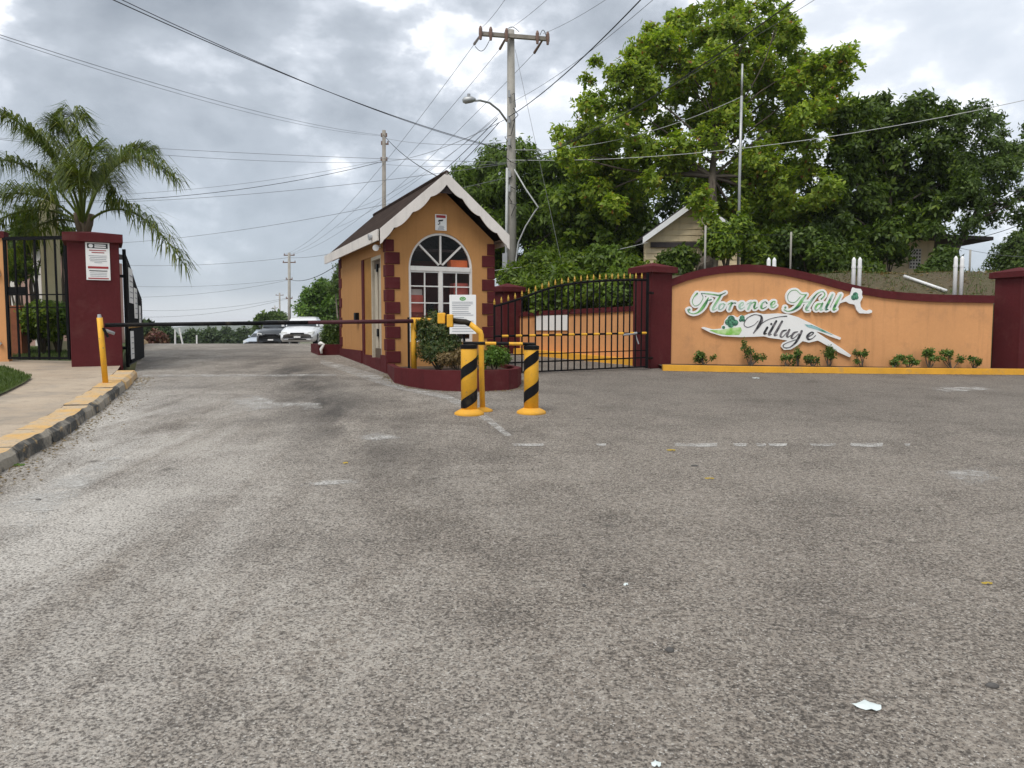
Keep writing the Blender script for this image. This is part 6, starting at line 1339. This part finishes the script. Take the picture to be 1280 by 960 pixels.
# ================================================================ LITTER, LEAVES, GRASS
def flake(u, v, w_, l_, ang, m, lab, cat, nm, pointed=True):
    p = G(u, v); t = []
    for k in range(16):
        a = 2 * math.pi * k / 16; r_ = 1 - (.35 * (abs(math.sin(a / 2)) ** 8) if pointed else 0)
        x, y = l_ * math.cos(a) * (1.25 if pointed and abs(a - math.pi) < .3 else 1), w_ * math.sin(a) * r_
        t.append((p.x + x * math.cos(ang) - y * math.sin(ang), p.y + x * math.sin(ang) + y * math.cos(ang)))
    mb = MB(); i = mb.vs([(x, y, gz(x, y) + .004 + .008 * (k % 4 == 0)) for k, (x, y) in enumerate(t)] + [(p.x, p.y, gz(p.x, p.y) + .016)])
    for k in range(16): mb.f.append((i + k, i + (k + 1) % 16, i + 16))
    return mb.top(nm, m, lab, cat, smooth=True)
flake(1085, 884, .036, .05, R(-4), 'litter_white', 'flattened white plastic scrap lying on the asphalt', 'litter', 'plastic_scrap')
flake(820, 957, .015, .017, 0, 'litter_white', 'small round white bottle top on the asphalt', 'litter', 'bottle_top', False)
flake(839, 563.5, .03, .045, R(10), 'dry_leaf', 'yellow leaf lying next to the broken white line', 'leaf', 'fallen_leaf')
flake(887, 599, .012, .04, R(0), 'dry_leaf', 'dull yellow leaf on open asphalt below the broken white line', 'leaf', 'fallen_leaf')
flake(1234, 731, .008, .03, R(0), 'dry_leaf', 'thin yellow leaf near the right-hand road edge', 'leaf', 'fallen_leaf')
flake(782, 733, .010, .016, R(30), 'litter_white', 'tiny pale chip of paper on open asphalt', 'litter', 'paper_chip', False)
flake(432, 580, .016, .024, R(30), 'dry_leaf', 'small yellow leaf in the left lane', 'leaf', 'fallen_leaf')
flake(22, 582, .05, .06, R(30), 'leaf_bright', 'pale green leaf in the gutter below the kerb', 'leaf', 'fallen_leaf')
flake(945, 473, .05, .07, 0, 'litter_white', 'white scrap on the asphalt near the yellow kerb', 'litter', 'paper_chip')
for i, (u, v, s_, lab) in enumerate(((837, 815, .022, 'dark flat stone pressed into the asphalt'), (868, 583, .022, 'dark chip lying below the broken white line'), (730, 734, .010, 'small black chip on open asphalt'), (48, 626, .014, 'dark chip in the pale dusty lane'), (1240, 860, .02, 'grey flat stone near the white plastic scrap'))):
    p = G(u, v); mb = MB(); mb.lathe((p.x, p.y, gz(p.x, p.y)), [(s_, -.002), (s_ * 1.05, .004), (s_ * .7, .011), (s_ * .2, .013)], 9); mb.v = [(p.x + (x - p.x) * (1 + .3 * math.sin(7 * y)) * 1.3, y, z) for x, y, z in mb.v]; mb.top('stone_chip', 'gravel_dark', lab, 'stone', smooth=True)
# gutter litter along the kerb: fragments nobody could count
g = np.random.default_rng(3); M = 1500; pts = []
kk = resample([p for p in K if p.y > 3], .05)
for _ in range(M):
    i = g.integers(0, len(kk) - 1); n_ = lnrm(i, kk); off = -abs(g.normal()) * .16 - .01; p = kk[i] + n_ * off; pts.append((p.x, p.y, gz(p.x, p.y) + .006))
pts = np.array(pts); th = g.random(M) * 6.28
lf = leaves('gutter_litter', pts, np.stack([np.cos(th), np.sin(th), g.normal(size=M) * .15], 1), np.tile([[0., 0, 1]], (M, 1)) + g.normal(size=(M, 3)) * .3, g.uniform(.012, .05, M), g.uniform(.008, .025, M), 'leaf_dry', None)
tag(lf, 'dry brown leaf litter gathered along the left gutter', 'litter', None, 'stuff')
pb_ = resample([on(p.x, p.y) for p in pp[:-1]], .04); wk = resample([on(p.x, p.y) for p in ka], .05)
for nm, line, M, off0, lab in (('planter_shade_grit', pb_, 700, .10, 'sandy grit and leaf bits added for contact shade along the foot of the curved planter'), ('kerb_shade_grit', wk, 900, .12, 'sandy grit and leaf bits added for contact shade along the yellow kerb under the sign wall')):  # grit added along both bases to stand in for contact shade
    pts = []
    for _ in range(M):
        i = int(g.integers(1, len(line) - 1)); d = (line[i + 1] - line[i - 1]).normalized(); n_ = Vector((d.y, -d.x, 0)); p = line[i] + n_ * (abs(g.normal()) * off0 + .005); pts.append((p.x, p.y, gz(p.x, p.y) + .005))
    pts = np.array(pts); th = g.random(M) * 6.28
    lf = leaves(nm, pts, np.stack([np.cos(th), np.sin(th), g.normal(size=M) * .15], 1), np.tile([[0., 0, 1]], (M, 1)) + g.normal(size=(M, 3)) * .3, g.uniform(.010, .045, M), g.uniform(.008, .025, M), 'leaf_dry', None)
    tag(lf, lab, 'litter', None, 'stuff')
# lawn corner on the pavement side, with blades
lp_px = [(-60, 459), (6, 461), (40, 473), (30, 480), (8, 491), (-60, 520)]
lp_ = [G(u, v, KH) for u, v in lp_px]; mb = MB(); mb.poly([(p.x, p.y, p.z + .02) for p in lp_]); tag(mb.build('grass_corner', 'lawn_mat'), kind='structure')
def inpoly(x, y, pl):
    c = False; n = len(pl)
    for i in range(n):
        a, b = pl[i], pl[(i + 1) % n]
        if (a.y > y) != (b.y > y) and x < (b.x - a.x) * (y - a.y) / (b.y - a.y) + a.x: c = not c
    return c
bl = []
xa, xb = min(p.x for p in lp_), max(p.x for p in lp_); ya, yb = min(p.y for p in lp_), max(p.y for p in lp_)
while len(bl) < 9000:
    x, y = random.uniform(max(xa, -10), xb), random.uniform(ya, yb)
    if inpoly(x, y, lp_): bl.append((x, y, gz(x, y) + KH + .018))
for _ in range(16000):
    y = random.uniform(15.95, 20); x = xl(y) - .4 - random.uniform(0, 5.5); bl.append((x, y, gz(x, y) + .10))
bl = np.array(bl); M = len(bl); th = g.random(M) * 6.28
gr = leaves('grass', bl, np.stack([np.cos(th) * .5, np.sin(th) * .5, np.ones(M)], 1), np.stack([np.sin(th), np.cos(th), np.zeros(M)], 1), g.uniform(.03, .09, M), g.uniform(.006, .012, M), 'grass_blade', None)
tag(gr, 'short green grass beside the pavement', 'grass', None, 'stuff')
M = 5200; pts = []
for _ in range(M):
    x = random.uniform(3.6, 15); y = 18.0 + 5 * random.random() ** 1.3
    if math.sin(x * 2.1 + 1) + math.sin(y * 2.7 + x) + random.uniform(-.6, .6) > .1: pts.append((x, y, bank_at(x, y)))
pts = np.array(pts); M = len(pts); th = g.random(M) * 6.28
tag(leaves('bank_grass', pts, np.stack([np.cos(th) * .6, np.sin(th) * .6, np.ones(M)], 1), np.stack([np.sin(th), np.cos(th), np.zeros(M)], 1), g.uniform(.06, .2, M), g.uniform(.010, .02, M), 'grass_blade', None), 'thin weedy grass tufts over the bare bank', 'grass', None, 'stuff')
# leaf litter on the bare bank
M = 2600; pts = []
for _ in range(M):
    x = random.uniform(4, 14); y = random.uniform(18.0, 23); pts.append((x, y, bank_at(x, y) + .01))
pts = np.array(pts); th = g.random(M) * 6.28
lf = leaves('bank_litter', pts, np.stack([np.cos(th), np.sin(th), g.normal(size=M) * .2], 1), np.tile([[0., 0, 1]], (M, 1)) + g.normal(size=(M, 3)) * .3, g.uniform(.05, .14, M), g.uniform(.03, .07, M), 'leaf_dry', None)
tag(lf, 'dry leaves scattered over the bare bank', 'litter', None, 'stuff')

# ================================================================ AIR
hzb = MB().box((-3600, -60, -12), (3600, 2600, 40)).build('haze', 'sign_white')
t = NT('haze_air'); t.t.nodes.remove(t.b); vp = t.n('ShaderNodeVolumePrincipled'); vp.inputs['Color'].default_value = (.92, .95, 1, 1); vp.inputs['Density'].default_value = .00028; vp.inputs['Anisotropy'].default_value = .2
t.l(vp.outputs[0], t.out.inputs['Volume']); hzb.data.materials.clear(); hzb.data.materials.append(t.m); hzb['kind'] = 'stuff'; hzb['label'] = 'thin pale haze over the far hills'; hzb['category'] = 'haze'
